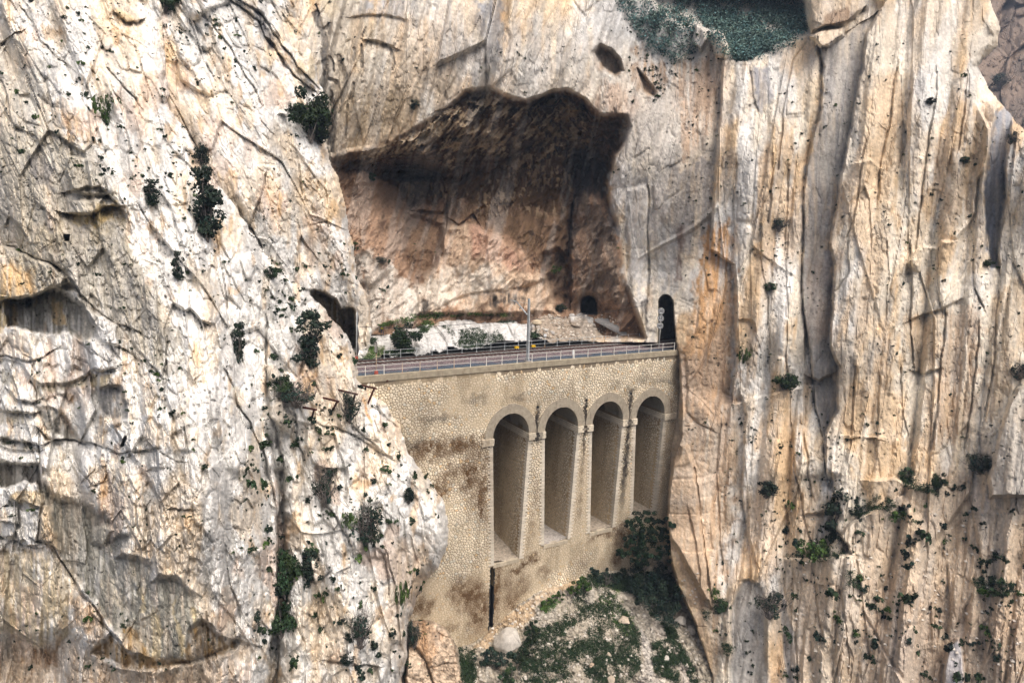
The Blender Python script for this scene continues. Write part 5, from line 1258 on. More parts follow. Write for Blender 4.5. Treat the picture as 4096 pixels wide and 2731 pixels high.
arm = MB(); q_ = ms(150, 180, 6.9); arm.tube([pb+(pc-pb)*.3, q_], [.05, .09], 8); arm.tube([q_, q_+np.array((0, .1, -.12))], .05, 6); arm.tube([ms(285, 245, 5), ms(252, 292, 5.2)], [.04, .11], 8); arm.build('insulator', M_SLEEPER, MS)
# overhead cables
def cable(label, pts, r, Y):
    W_ = []
    for k in range(len(pts)-1):
        for t in np.linspace(0, 1, 9)[:-1]:
            W_.append(at_Y(pts[k][0]*(1-t)+pts[k+1][0]*t, pts[k][1]*(1-t)+pts[k+1][1]*t, Y))
    W_.append(at_Y(pts[-1][0], pts[-1][1], Y))
    m1 = MB(); m1.tube(W_, r, 5); o = m1.build('overhead_cable', M_WIRE, None, True, tuple(W_[0])); tag(o, label, 'cable', 'overhead line cables')
cable('thick dark sagging cable of the overhead line', [(1437,1307),(1500,1309),(1600,1312),(1700,1308),(1800,1300),(1950,1291),(2110,1278),(2250,1268),(2350,1257),(2480,1240),(2560,1224),(2650,1204)], .028, 7.5)
cable('thin cable just below the thick sagging one', [(1440,1372),(1600,1352),(1800,1325),(2000,1298),(2110,1287),(2300,1291),(2500,1292),(2660,1284)], .014, 7.4)
cable('thin high cable crossing in front of the walkers tunnel', [(1432,1243),(1600,1255),(1800,1254),(2045,1200),(2240,1217),(2400,1218),(2560,1210),(2650,1200)], .012, 7.9)
# left sign with black edges
b0 = np.array((1.89, 2.07, -.45)); s_ = thing('lineside_sign', 'tall grey sign board with black edges on a pole, left end of the track', 'sign', tuple(b0))
m1 = MB(); m1.tube([(0, 0, 0), (0, 0, 3.6)], .05, 8); m1.build('pole', M_RUSTY, s_, True)
m1 = MB(); m1.tube([(0, 0, -.05), (0, 0, .42)], [.24, .18], 10); m1.build('plinth', M_REDPLINTH, s_)
m1 = MB(); m1.box(-.08, -.05, -.42, .40, 2.45, 3.75); bo = m1.build('board', M_BLACK, s_)
m1 = MB(); m1.box(-.09, -.079, -.34, .32, 2.56, 3.64); m1.build('face', simple('dull_sign_face', (.46, .47, .45), .5, 0, .06, 3), bo)
# pole with lozenge plates in front of the left tunnel
b0 = np.array((1.8, 9.05, -.45)); s_ = thing('lozenge_signal_post', 'grey pole with three dark lozenge plates by the left tunnel mouth', 'signal', tuple(b0))
m1 = MB(); m1.tube([(0, 0, 0), (.12, 0, 6.1)], .075, 8); m1.build('pole', M_GALV, s_, True)
m1 = MB(); m1.tube([(0, 0, -.1), (0, 0, .75)], [.24, .2], 10); m1.build('plinth', M_REDPLINTH, s_)
for k, zc_ in enumerate((1.75, 3.62, 5.35)):
    m1 = MB(); w, h = .62, .95
    m1.add([(x_, y_, z_) for x_ in (-.02, .02) for y_, z_ in ((-w, 0), (0, -h), (w, 0), (0, h))], [(0, 1, 2, 3), (7, 6, 5, 4)]+[(i, 4+i, 4+(i+1) % 4, (i+1) % 4) for i in range(4)])
    p_ = m1.build('plate', simple('grey_plate', (.16, .15, .155), .6, .2, .15, 3) if k == 0 else bpy.data.materials['grey_plate'], s_); p_.location = (.17, 0, zc_)
# marker post, white board, yellow boxes
b0 = np.array((28.36, 1.87, -.46)); s_ = thing('marker_post', 'short white round-topped kilometre marker beside the railing', 'marker', tuple(b0))
m1 = MB(); m1.prism([(-.09, -.1), (.09, -.1), (.09, .55), (-.09, .55)], -.05, .05); m1.build('leg', M_WPAINT, s_)
m1 = MB(); m1.prism([(-.17, .5), (.17, .5)]+[(.17*math.cos(t), .98+.19*math.sin(t)) for t in np.linspace(0, math.pi, 12)], -.07, .07); m1.build('head', M_SIGNW, s_)
b0 = np.array((28.88, 9.6, -.45)); s_ = thing('square_sign', 'small blank white square sign on a post by the far railing', 'sign', tuple(b0))
m1 = MB(); m1.tube([(0, 0, 0), (0, 0, 1.7)], .035, 6); m1.build('post', M_GALV, s_, True)
m1 = MB(); m1.tube([(0, 0, -.05), (0, 0, .42)], .1, 8); m1.build('base', simple('tan_base', (.32, .23, .15), .9, 0, .2, 4), s_)
m1 = MB(); yw = Vector((math.cos(-.5), math.sin(-.5), 0)); 
m1.prism([(-.2, 1.6), (.2, 1.6), (.2, 2.0), (-.2, 2.0)], -.05, -.03); bo = m1.build('board', M_SIGNW, s_); bo.rotation_euler = (0, 0, -.5)
for (x, y), lab in (((24.25, 9.45), 'yellow track box left of the mast'), ((26.93, 9.5), 'yellow track box with a dark end, right of the mast')):
    s_ = thing('track_box', lab, 'box', (x, y, -.45), 0, 'yellow boxes beside the track')
    m1 = MB(); m1.box(-.28, .28, -.18, .18, .28, .50); m1.box(-.24, .24, -.15, .15, .50, .55); m1.build('housing', M_YELLOW, s_)
    for sx_ in (-.16, .16):
        m1 = MB(); m1.box(sx_-.04, sx_+.04, -.05, .05, -.1, .29); m1.build('leg', M_BLACK, s_)
# ramp slab to the walkers' tunnel
c0 = [at_Z(*zc('A3', [(1190, 548)])[0], 2.55), at_Z(*zc('A3', [(1345, 530)])[0], 2.55), at_Z(*zc('A3', [(1830, 782)])[0], -.25), at_Z(*zc('A3', [(1650, 792)])[0], -.25)]
m1 = MB(); up_ = [np.array(p) for p in c0]
m1.add(up_+[p-np.array((0, 0, .38)) for p in up_], [(0, 3, 2, 1), (4, 5, 6, 7), (0, 1, 5, 4), (1, 2, 6, 5), (2, 3, 7, 6), (3, 0, 4, 7)])
base_ = tuple(up_[3]); s_ = thing('walkway_ramp', 'grey concrete ramp slab rising from the track to the small tunnel', 'ramp', base_)
sub(m1, 'slab', simple('grey_slab', (.24, .235, .23), .9, 0, .2, 2, .01), s_)
m1 = MB(); a_ = up_[0]*.35+up_[3]*.65; m1.beam(a_+np.array((.3, .4, -.4)), a_+np.array((.3, .4, -3.2)), .5, .5); sub(m1, 'support', M_CONC, s_)
# rusty brackets of the old footway
M_IRON = simple('rusty_iron', (.085, .03, .022), .85, .1, .35, 7)
for (x0, y0), (x1, y1), (sx0, sy0), (sx1, sy1), lab in [
      ((1095,405),(1365,465),(1330,472),(1210,750),'rusty iron bracket at the edge of the spur, rust streak below its foot'),
      ((655,480),(1030,570),(985,572),(900,915),'largest rusty iron bracket, long strut ending in a bush'),
      ((385,620),(700,700),(668,702),(580,855),'mid-sized rusty iron bracket left of the largest one'),
      ((20,795),(295,845),(252,850),(205,1010),'lowest leftmost rusty iron bracket over a shrub'),
      ((1340,310),(1570,325),(1500,335),(1405,500),'rusty iron bracket in front of the masonry corner')]:
    pa = zc('X8', [(x0, y0)])[0]; pe = zc('X8', [(x1, y1)])[0]; ps = zc('X8', [(sx0, sy0)])[0]; pf = zc('X8', [(sx1, sy1)])[0]
    ha = hit(*pa, ROCKS); hf = hit(*pf, ROCKS)
    da = min(depth_of(ha[0]), 79) if ha else 76; df = min(depth_of(hf[0]), 79) if hf else 75
    if x0 == 1340: da, df = 78.2, 77.2
    de = min(da, df)-.9
    A_ = at_depth(np.array(pa[0]), np.array(pa[1]), np.array(da+.3)); E_ = at_depth(np.array(pe[0]), np.array(pe[1]), np.array(de))
    tt = (sx0-x0)/(x1-x0); S_ = A_+(E_-A_)*tt; Fp = at_depth(np.array(pf[0]), np.array(pf[1]), np.array(df+.15))
    s_ = thing('iron_bracket', lab, 'bracket', tuple(Fp), 0, 'old footway brackets')
    m1 = MB(); m1.beam(A_, E_, .15, .17); sub(m1, 'arm', M_IRON, s_)
    m1 = MB(); m1.beam(S_+np.array((0, 0, -.05)), Fp, .15, .16); sub(m1, 'strut', M_IRON, s_)

# ------------------------------------------------------------------ the railway worker
def person():
    h0 = hit(1529, 1342, {'bank'})
    base_ = Vector((8.74, 19.52, .8))
    if h0: base_ = h0[0]
    J = [(0,0,.95,.135),(0,0,1.15,.15),(0,.01,1.36,.165),(0,0,1.48,.07),(0,.02,1.56,.085),(0,.03,1.68,.095),(0,.02,1.75,.06),      # pelvis..head 0-6
         (.10,0,.90,.10),(.11,.03,.50,.072),(.11,-.01,.09,.055),(.11,.13,.04,.05),(-.10,0,.90,.10),(-.12,.01,.50,.072),(-.12,-.04,.09,.055),(-.12,.10,.04,.05), # legs 7-14
         (.19,0,1.40,.072),(.27,.10,1.16,.056),(.16,.26,1.42,.045),(.11,.27,1.52,.04),(-.19,0,1.40,.072),(-.27,.10,1.14,.056),(-.17,.26,1.40,.045),(-.10,.27,1.52,.04)] # arms 15-22
    E_ = [(0,1),(1,2),(2,3),(3,4),(4,5),(5,6),(0,7),(7,8),(8,9),(9,10),(0,11),(11,12),(12,13),(13,14),(2,15),(15,16),(16,17),(17,18),(2,19),(19,20),(20,21),(21,22)]
    for hi_, sg in ((18, 1), (22, -1)):
        hx, hy, hz, _ = J[hi_]
        for k in range(4):
            J.append((hx-sg*(.012+.0*k), hy+.028-.02*k, hz+.07+.008*(k in (1, 2)), .010)); E_.append((hi_, len(J)-1))
        J.append((hx+sg*.0-sg*.05, hy-.03, hz+.035, .011)); E_.append((hi_, len(J)-1))
    me = bpy.data.meshes.new('body'); me.from_pydata([j[:3] for j in J], E_, [])
    o = bpy.data.objects.new('person', me); COL.objects.link(o)
    md = o.modifiers.new('skin', 'SKIN'); sv_ = me.skin_vertices[0].data
    for i, j in enumerate(J): sv_[i].radius = (j[3], j[3]); sv_[i].use_root = (i == 0)
    o.modifiers.new('sub', 'SUBSURF').levels = 2
    bpy.context.view_layer.update()
    m2 = bpy.data.meshes.new_from_object(o.evaluated_get(bpy.context.evaluated_depsgraph_get()))
    o.modifiers.clear(); o.data = m2; m2.name = 'person'
    cols = [simple('hivis_yellow', (.62, .60, .03), .8, 0, .12, 9), simple('dark_trousers', (.035, .045, .075), .9, 0, .15, 9), simple('skin_tone', (.40, .24, .17), .6, 0, .06, 9), M_BLACK]
    m2.materials.clear()
    for m_ in cols: m2.materials.append(m_)
    for p in m2.polygons:
        c = p.center; k = 1
        if c.z > 1.49 and abs(c.x) < .12 and c.y < .2: k = 2
        elif c.z > .88: k = 0
        if c.y > .235 and c.z > 1.42: k = 2
        if c.z < .1: k = 3
        p.material_index = k; p.use_smooth = True
    hm = MB(); n = 14; rows = []
    for a in np.linspace(0, math.pi/2, 6): rows.append([(.118*math.cos(a)*math.cos(t), .03+.135*math.cos(a)*math.sin(t), 1.70+.125*math.sin(a)) for t in np.linspace(0, 2*math.pi, n, endpoint=False)])
    vs = [q for r_ in rows for q in r_]; fs = [(i*n+k, i*n+(k+1) % n, (i+1)*n+(k+1) % n, (i+1)*n+k) for i in range(5) for k in range(n)]
    br = [(.135*math.cos(t), .05+.17*math.sin(t), 1.695) for t in np.linspace(0, 2*math.pi, n, endpoint=False)]
    hm.add(vs+br, fs+[(len(vs)+k, len(vs)+(k+1) % n, (k+1) % n, k) for k in range(n)])
    hm.build('helmet', simple('red_helmet', (.62, .07, .04), .4, 0, .05, 5), o, True)
    o.location = base_; o.rotation_euler = (0, 0, math.radians(150)); o.scale = (1.04,)*3
    tag(o, 'person in yellow jacket and red helmet on the path, hands raised to the face', 'person')
person()
# ------------------------------------------------------------------ boulders
def boulder(name, label, loc, size, seed, col, squash=(1, .9, .8), grp=None, cat='boulder', boxy=.0):
    bm = bmesh.new(); bmesh.ops.create_icosphere(bm, subdivisions=4, radius=1)
    rr = random.Random(seed); planes = []
    for _ in range(13):
        v = Vector((rr.gauss(0, 1), rr.gauss(0, 1), rr.gauss(0, 1))).normalized(); planes.append((v, rr.uniform(.55, .85)))
    from mathutils import noise as mn
    off = Vector((rr.uniform(0, 99),)*3)
    for v in bm.verts:
        p = v.co.copy()
        for nv, d in planes:
            e = p.dot(nv)-d
            if e > 0: p -= nv*e*.93
        p *= 1+.10*mn.fractal(p*1.6+off, .8, 2.0, 5)
        v.co = Vector((p.x*squash[0], p.y*squash[1], p.z*squash[2]))*size
    me = bpy.data.meshes.new(name); bm.to_mesh(me); bm.free()
    for p in me.polygons: p.use_smooth = True
    ca = me.color_attributes.new('col', 'FLOAT_COLOR', 'POINT'); ca.data.foreach_set('color', np.tile(np.array(tuple(col)+(1,), np.float32), len(me.vertices)))
    me.materials.append(M_ROCK)
    o = bpy.data.objects.new(name, me); COL.objects.link(o); o.location = loc; o.rotation_euler = (0, 0, rr.uniform(0, 6.28))
    return tag(o, label, cat, grp)
WH = (.54, .50, .44); TN = (.52, .43, .33)
BL = [('A5', 910, 1065, 200, WH, 'huge smooth pale boulder on the slope under the masonry wall'), ('A5', 1780, 905, 92, TN, 'flat tan boulder in the middle of the grassy slope'), ('A5', 2205, 912, 82, WH, 'white boulder below the dark thicket, upper of two'),
      ('A5', 2285, 970, 78, WH, 'grey-white boulder below the dark thicket, lower of two'), ('A5', 1930, 870, 40, WH, 'thin upright white rock left of the thicket'), ('A5', 1660, 1165, 42, TN, 'small round boulder above two white crumbs, mid slope'),
      ('A5', 2095, 1190, 52, WH, 'white angular rock on the grassy hump, lower one'), ('A5', 2120, 1137, 38, WH, 'white angular rock on the grassy hump, upper one'), ('A5', 1680, 1350, 62, TN, 'tan boulder cut by the bottom edge of the photo'),
      ('A5', 860, 1265, 58, TN, 'tan rock in the bushes under the huge boulder'), ('A5', 845, 1335, 50, WH, 'pale rock beside the round bush at the bottom'), ('A5', 1500, 1178, 34, WH, 'tiny white rock left of the round boulder'), ('A5', 1535, 1240, 46, (.5, .38, .28), 'small brown rock on the gravel slope'),
      ('A5', 1685, 1200, 30, WH, 'white crumb under the round boulder'), ('A5', 2020, 495, 30, WH, 'white rock in front of the dark thicket top'),
      ('A3', 465, 600, 112, (.60, .50, .36), 'flat-topped tan block on the bank right of the mast'), ('A3', 655, 728, 76, (.50, .47, .44), 'grey block on the bank above the white square sign'), ('A3', 790, 838, 120, WH, 'large white slab behind the far railing'), ('A3', 570, 690, 54, (.5, .47, .43), 'tilted grey stone above the small railing shrub'),
      ('A3', 975, 825, 80, (.52, .5, .47), 'low grey slab behind the far railing, beside a dark hole'), ('A3', 735, 515, 48, (.58, .47, .36), 'tan stone on the upper edge of the bank'), ('A3', 640, 540, 44, (.52, .47, .40), 'pale stone left of the tan edge stone'), ('A3', 480, 868, 70, WH, 'flat white rock at the foot of the far railing')]
for k, (z, x, y, s_, c_, lab) in enumerate(BL):
    p = zc(z, [(x, y+s_*.1)])[0]; h0 = hit(p[0], p[1], {'talus', 'bank'})
    if not h0: continue
    sz = s_/ZN[z][2]/FPX*depth_of(h0[0])/2
    boulder('boulder', lab, h0[0]+Vector((0, 0, sz*.25)), sz*1.1, 100+k, c_, (1.05, .95, .62 if k in (1, 15, 17, 19) else .9))
# ------------------------------------------------------------------ vegetation
def leaf_material(name, col, var=.35):
    m, nt, n, l, b = new_mat(name)
    oi = nd(n, 'ShaderNodeObjectInfo'); at = nd(n, 'ShaderNodeAttribute', attribute_name='col').outputs['Color']
    c = mixc(n, l, 'MULTIPLY', 1.0, at, col)
    c = hsv(n, l, c, mrange(n, l, oi.outputs['Random'], 0, 1, 1-var, 1+var))
    l.new(c, b.inputs['Base Color']); b.inputs['Roughness'].default_value = .65; b.inputs['Specular IOR Level'].default_value = .2
    return m
M_LEAF = leaf_material('evergreen_leaf', (.024, .044, .018))
M_LEAFB = leaf_material('juniper_leaf', (.018, .033, .022))
M_LEAFG = leaf_material('grass_green', (.05, .09, .02))
M_SCRUB = leaf_material('hazy_scrub', (.085, .145, .13))  # leaf colour blued to paint the haze in
M_TWIG = simple('grey_twig', (.17, .15, .135), .9, 0, .2, 8)
M_PINE = leaf_material('pine_needles', (.018, .042, .018))
pr_ = np.random.RandomState(21)
def leaves(C, N, rad, size, flat=.75, up=.25):
    """quads facing outward, scattered in clumps: centres C (k,3), N each"""
    k = len(C); c = np.repeat(C, N, 0); r_ = np.repeat(rad, N)
    d = pr_.normal(size=(k*N, 3)); d /= np.linalg.norm(d, axis=1)[:, None]
    p = c + d*(r_*pr_.uniform(.35, 1, k*N)**.6)[:, None]*np.array((1, 1, flat))
    nrm = d + pr_.normal(scale=.6, size=d.shape) + np.array((0, 0, up)); nrm /= np.linalg.norm(nrm, axis=1)[:, None]
    a = np.cross(nrm, pr_.normal(size=d.shape)); a /= np.linalg.norm(a, axis=1)[:, None]; b = np.cross(nrm, a)
    s = size*pr_.uniform(.6, 1.35, k*N)[:, None]
    v = np.stack([p-a*s*.6-b*s*.25, p+a*s*.1-b*s*.5, p+a*s*.7+b*s*.1, p-a*s*.05+b*s*.5], 1).reshape(-1, 3)
    tone = np.repeat(pr_.uniform(.55, 1.5, k), N)*pr_.uniform(.75, 1.25, k*N)
    hue = np.repeat(pr_.uniform(-.12, .12, k), N)
    col = np.stack([tone*(1+hue*1.5), tone, tone*(1-hue)], 1)
    return v, np.repeat(col, 4, 0)
def foliage_mesh(name, v, col, mat):
    q = np.arange(len(v)).reshape(-1, 4)
    me = bpy.data.meshes.new(name); n = len(q)
    me.vertices.add(len(v)); me.vertices.foreach_set('co', v.astype(np.float32).ravel())
    me.loops.add(n*4); me.loops.foreach_set('vertex_index', q.astype(np.int32).ravel())
    me.polygons.add(n); me.polygons.foreach_set('loop_start', np.arange(0, n*4, 4, dtype=np.int32)); me.update(calc_edges=True)
    ca = me.color_attributes.new('col', 'FLOAT_COLOR', 'POINT'); ca.data.foreach_set('color', np.c_[col, np.ones(len(col))].astype(np.float32).ravel())
    me.materials.append(mat); return me
def twigs(mb, rr, n, R, H, r0, droop=0.0, segs=4):
    for k in range(n):
        a = rr.uniform(0, 6.283); e = rr.uniform(.25, 1.0); p = np.array((0, 0, -.08*H)); pts_ = [p]; rs = [r0*rr.uniform(.7, 1.2)]
        d = np.array((math.cos(a)*R*e, math.sin(a)*R*e, H*rr.uniform(.5, 1.0)))/segs
        for s_ in range(segs):
            p = p+d*rr.uniform(.8, 1.2)+np.array((rr.gauss(0, .08)*R, rr.gauss(0, .08)*R, rr.gauss(0, .06)*H-droop*s_)); pts_.append(p); rs.append(rs[0]*(1-(s_+1)/segs*.85))
        mb.tube(pts_, rs, 4, cap=False)
        for s_ in range(2, segs+1):
            q = pts_[s_]; w = q+np.array((rr.gauss(0, .3)*R, rr.gauss(0, .3)*R, rr.uniform(0, .35)*H)); mb.tube([q, w], [rs[s_]*.8+.003, .004], 3, cap=False)
PROTO = {}
def make_proto(key, seed, kind):
    rr = random.Random(seed); rs_ = np.random.RandomState(seed)
    if kind == 'bush':       # unit shrub: about 1 m radius, 1.6 m high
        k = 26; C = rs_.normal(size=(k, 3)); C /= np.linalg.norm(C, axis=1)[:, None]; C *= rs_.uniform(.25, .9, k)[:, None]**.7
        C = C*np.array((.8, .8, .75))+np.array((0, 0, .75)); v, c = leaves(C, 74, rs_.uniform(.22, .42, k), .10)
        fol = foliage_mesh('foliage_'+key, v, c, M_LEAF if seed % 2 else M_LEAFB); tw = (9, .7, 1.5, .05)
    elif kind == 'dry':
        k = 18; C = rs_.normal(size=(k, 3)); C /= np.linalg.norm(C, axis=1)[:, None]; C *= rs_.uniform(.3, .95, k)[:, None]
        C = C*np.array((.8, .8, .7))+np.array((0, 0, .7)); v, c = leaves(C, 40, rs_.uniform(.18, .36, k), .09)
        fol = foliage_mesh('foliage_'+key, v, c, M_LEAFB); tw = (34, .95, 1.55, .035)
    elif kind == 'tall':     # hanging juniper: narrow
        k = 30; C = np.stack([rs_.normal(0, .26, k), rs_.normal(0, .26, k), rs_.uniform(.1, 2.3, k)], 1); v, c = leaves(C, 64, rs_.uniform(.18, .36, k), .10)
        fol = foliage_mesh('foliage_'+key, v, c, M_LEAFB); tw = (10, .4, 2.2, .05)
    elif kind == 'green':
        k = 16; C = np.stack([rs_.normal(0, .5, k), rs_.normal(0, .5, k), rs_.uniform(.05, .5, k)], 1); v, c = leaves(C, 34, rs_.uniform(.16, .32, k), .10)
        fol = foliage_mesh('foliage_'+key, v, c, M_LEAFG); tw = (5, .5, .5, .02)
    mb = MB(); twigs(mb, rr, *tw); me = mb.build('branches_'+key, M_TWIG).data; ob = [o for o in bpy.data.objects if o.data == me][0]; bpy.data.objects.remove(ob)
    PROTO[key] = (fol, me)
for i in range(3): make_proto('bush%d' % i, 31+i, 'bush')
for i in range(2): make_proto('dry%d' % i, 41+i, 'dry')
for i in range(2): make_proto('tall%d' % i, 51+i, 'tall')
for i in range(2): make_proto('green%d' % i, 61+i, 'green')
def shrub(name, label, proto, loc, s, sz=1.0, rz=0.0, tilt=(0, 0), grp=None, cat='shrub'):
    e = thing(name, label, cat, loc, rz, grp); e.scale = (s, s, s*sz); e.rotation_euler = (tilt[0], tilt[1], rz)
    for me, nm in zip(PROTO[proto], ('foliage', 'branches')):
        o = bpy.data.objects.new(nm, me); COL.objects.link(o); o.parent = e
    return e
V = 4096/2352
BUSH = [  # view x, y of the foot, width, height (view px), prototype, label
 (705,318,84,105,'bush0','large dark bush on the shoulder left of the cave mouth'),(732,330,44,60,'bush1','dark bush tucked right under the large cave-side bush'),(469,545,52,150,'tall0','tall dark juniper hanging in the white left cliff'),
 (459,380,32,46,'bush1','round green bush above the tall hanging juniper'),(236,278,40,58,'green0','bright green bush alone on the upper left slabs'),(388,28,52,56,'bush2','dark bush in the vertical crack at the top edge'),
 (712,838,46,110,'tall1','dark bush filling the crack above the old brackets'),(690,930,84,52,'dry0','wide grey twiggy bush beside the lowest iron bracket'),(655,905,50,44,'bush0','dark bush left of the wide twiggy one by the brackets'),
 (797,965,44,76,'dry1','twiggy bush at the foot of the largest iron bracket'),(887,908,46,54,'bush1','dark bush at the top corner of the masonry wall'),(845,1245,84,100,'dry0','largest bush on the lower spur, grey bare branches on top'),
 (793,1208,28,34,'green1','small bright bush left of the largest spur bush'),(752,1155,50,90,'dry1','upright dark bush in the gully above the largest spur bush'),(662,1365,58,105,'bush2','dark bush in the deep gully, upper one'),(652,1455,66,85,'bush0','dark bush in the deep gully, lower one with a pale branch'),
 (830,1478,54,92,'dry0','dark half-dry bush low on the spur'),(802,1522,38,26,'bush1','small round bush on the ledge at the foot of the spur'),(716,1330,30,64,'tall1','narrow bush on the spur beside the gully'),(920,1385,30,50,'green0','green bush near the overhang of the spur'),
 (935,1155,24,36,'bush1','small bush on the white spur rim facing the wall'),(1000,1045,20,22,'bush2','tiny bush on the spur edge against the masonry'),(345,470,30,54,'tall0','narrow bush left of the tall hanging juniper'),(620,640,30,26,'bush2','low bush in the dark cleft of the left cliff'),
 (545,830,22,80,'tall1','thin vertical bush on the left slabs'),(410,640,18,60,'tall0','thin dark bush in a groove of the left slabs'),(1797,892,52,42,'bush0','dark round bush halfway up the right cliff'),(1765,1142,42,36,'bush1','dark bush on the white ribs of the right cliff'),
 (1928,1232,46,105,'tall0','tall dark bush in the cleft at the foot of the right cliff'),(1770,1412,64,66,'dry1','bare twiggy bush on the slabs low on the right'),(2086,1108,40,34,'bush2','dark bush above the vegetated steps'),(2258,1085,52,46,'dry0','dark twiggy bush near the right edge, upper'),
 (2150,1122,30,38,'bush0','bush right of the dark one above the steps'),(1885,1272,64,34,'green1','bright green patch of low scrub on the steps'),(2336,868,46,40,'dry1','grey bare bush on the right edge'),(1788,530,34,34,'dry0','small twiggy bush high on the white ribs'),
 (1772,668,28,18,'bush2','small dark bush mid height on the white ribs'),(1712,830,30,40,'green0','sparse grey green bush beside the orange flank'),(1945,265+1000,34,60,'dry1','half-bare bush under the tall cleft bush'),(2050,1190,60,26,'green1','green scrub strip along the upper step'),
 (950,252,30,22,'bush1','small green bush over the cave roof edge'),(850,415,20,18,'bush2','little bush at the left end of the cave ledge'),(880,605,26,16,'dry0','low twiggy bush on the pale wall left in the cave'),(1285,715,26,16,'bush1','dark bush by the small tunnel'),
 (930,800,62,56,'bush0','dark round bush on the bank behind the track, taller'),(893,815,76,42,'bush2','dark spreading bush on the bank beside the taller one'),(865,790,24,26,'bush1','dark bush at the foot of the left tunnel rock'),(1272,625,26,16,'green0','green tuft at the back wall right of the pale mound'),
 (1160,1290,30,16,'bush1','small bush on the rubble inside the first arch'),(2215,375,20,14,'bush2','bush in a notch near the upper right skyline'),(2302,200,40,34,'dry0','dark bush on the far slope at the right edge'),(2135,240,24,14,'bush1','small bush on the right cliff face below the skyline'),
 (2265,612,22,16,'bush0','small dark bush beside the grey flank on the right'),(2320,330,24,30,'dry1','grey bush at the top of the grey flank'),(1635,1500-130,26,22,'green1','green bush on the pillar foot'),(950,1480,32,70,'dry1','bare dark bush in the hollow left of the wall foot'),(1655,1400,36,26,'bush2','dark bush on the right slabs above the grey slab')]
for k, (x, y, w, h, pr, lab) in enumerate(BUSH):
    h0 = hit(x*V, y*V, ROCKS | {'far_mountain', 'rubble_floor'})
    if not h0: continue
    d = depth_of(h0[0]); s = w*V/FPX*d/2*1.3; hh = h*V/FPX*d*1.1
    unit = 2.35 if pr.startswith('tall') else (.62 if pr.startswith('green') else 1.5)
    ux = .55 if pr.startswith('tall') else .95
    s /= ux; n_ = h0[1]
    out = Vector((n_.x, n_.y, 0)); out = out.normalized()*.35*s*ux if out.length > .01 else out
    shrub('shrub', lab, pr, h0[0]+out*.6, s, hh/unit/s, pr_.uniform(0, 6.28), (0, 0))
# ---- airy pine and thicket at the right foot of the viaduct
def thicket(label, pts, seed, mat=M_LEAFB):
    rs_ = np.random.RandomState(seed); C = []; R = []
    for x, y, r, d in pts:
        h0 = hit(x, y, {'talus', 'gorge_cliff', 'bank'}); dd = min(depth_of(h0[0]) if h0 else d, d)
        c0 = at_depth(np.array(float(x)), np.array(float(y)), np.array(dd-.4))
        for _ in range(10): C.append(c0+rs_.normal(size=3)*r*.5); R.append(r*.38)
    C = np.array(C); b = C.mean(0); b[2] = C[:, 2].min()-.3
    e = thing('thicket', label, 'thicket', tuple(b))
    v, c = leaves(C-b, 70, np.array(R)*1.1, .16); o = bpy.data.objects.new('foliage', foliage_mesh('foliage', v, c, mat)); COL.objects.link(o); o.parent = e
    m = MB(); twigs(m, random.Random(seed), 14, 1.6, 2.5, .06); m.build('branches', M_TWIG, e)
A5p = lambda L_: [zc('A5', [(x, y)])[0]+(r, d) for x, y, r, d in L_]
thicket('tall dense dark green tree-like bush against the foot of the fourth arch', [zc('A4', [(x, y)])[0]+(r, d) for x, y, r, d in [(1990,1150,.9,96),(2060,1180,1.0,96),(2130,1200,.9,95.5),(2220,1200,.7,95.5),(1920,1220,.8,96),(2000,1250,1.1,95.5),(2090,1260,1.1,95),(2180,1290,.8,94.5),(1920,1320,.9,95.5),(2010,1340,1.1,95),(2100,1360,1.1,94.5),(2220,1400,.7,94),(1860,1420,.8,95.5),(1960,1430,1.1,95),(2060,1450,1.2,94.5),(2150,1440,1.0,94),(1990,1500,1.0,95)]], 12, M_PINE)
thicket('large dark thicket below the pine at the right foot of the viaduct', A5p([(1900,560,1.5,96),(2000,620,1.7,95),(2080,700,1.7,93),(2000,760,1.6,91.5),(2100,820,1.6,90.5),(1960,660,1.4,94),(1850,560,1.2,97),(2130,620,1.2,95),(2050,540,1.3,96.5),(1750,545,.9,97.5),(2100,870,1.2,89.5),(1900,640,1.3,95),(2150,760,1.3,91.5),(1880,720,1.0,93)]), 5)
thicket('dark green bush right of the huge boulder', A5p([(1090,1000,.8,88),(1080,1060,.8,86),(1030,1130,.9,84),(1100,950,.6,89),(1000,1180,.8,83)]), 6, M_LEAF)
thicket('dark bushes under the huge boulder', A5p([(770,1150,.7,84),(800,1190,.8,83),(860,1200,.7,83),(930,1170,.6,83),(740,1200,.6,83.5)]), 7)
thicket('round dark bush at the bottom edge', A5p([(910,1300,.8,81),(890,1350,.8,80),(920,1375,.7,80)]), 8, M_LEAF)
thicket('bright green bushes on the upper slope', A5p([(1180,800,.6,90),(1240,750,.5,91),(1290,710,.4,91.5),(1430,640,.7,93.5),(1400,680,.6,93),(1500,640,.6,93),(1470,600,.5,94)]), 9, M_LEAFG)
thicket('dark green growth along the foot of the wall', A5p([(1560,545,.6,96.5),(1640,560,.6,97),(1700,580,.6,97),(1720,610,.5,96.5),(1600,600,.5,96)]), 10)
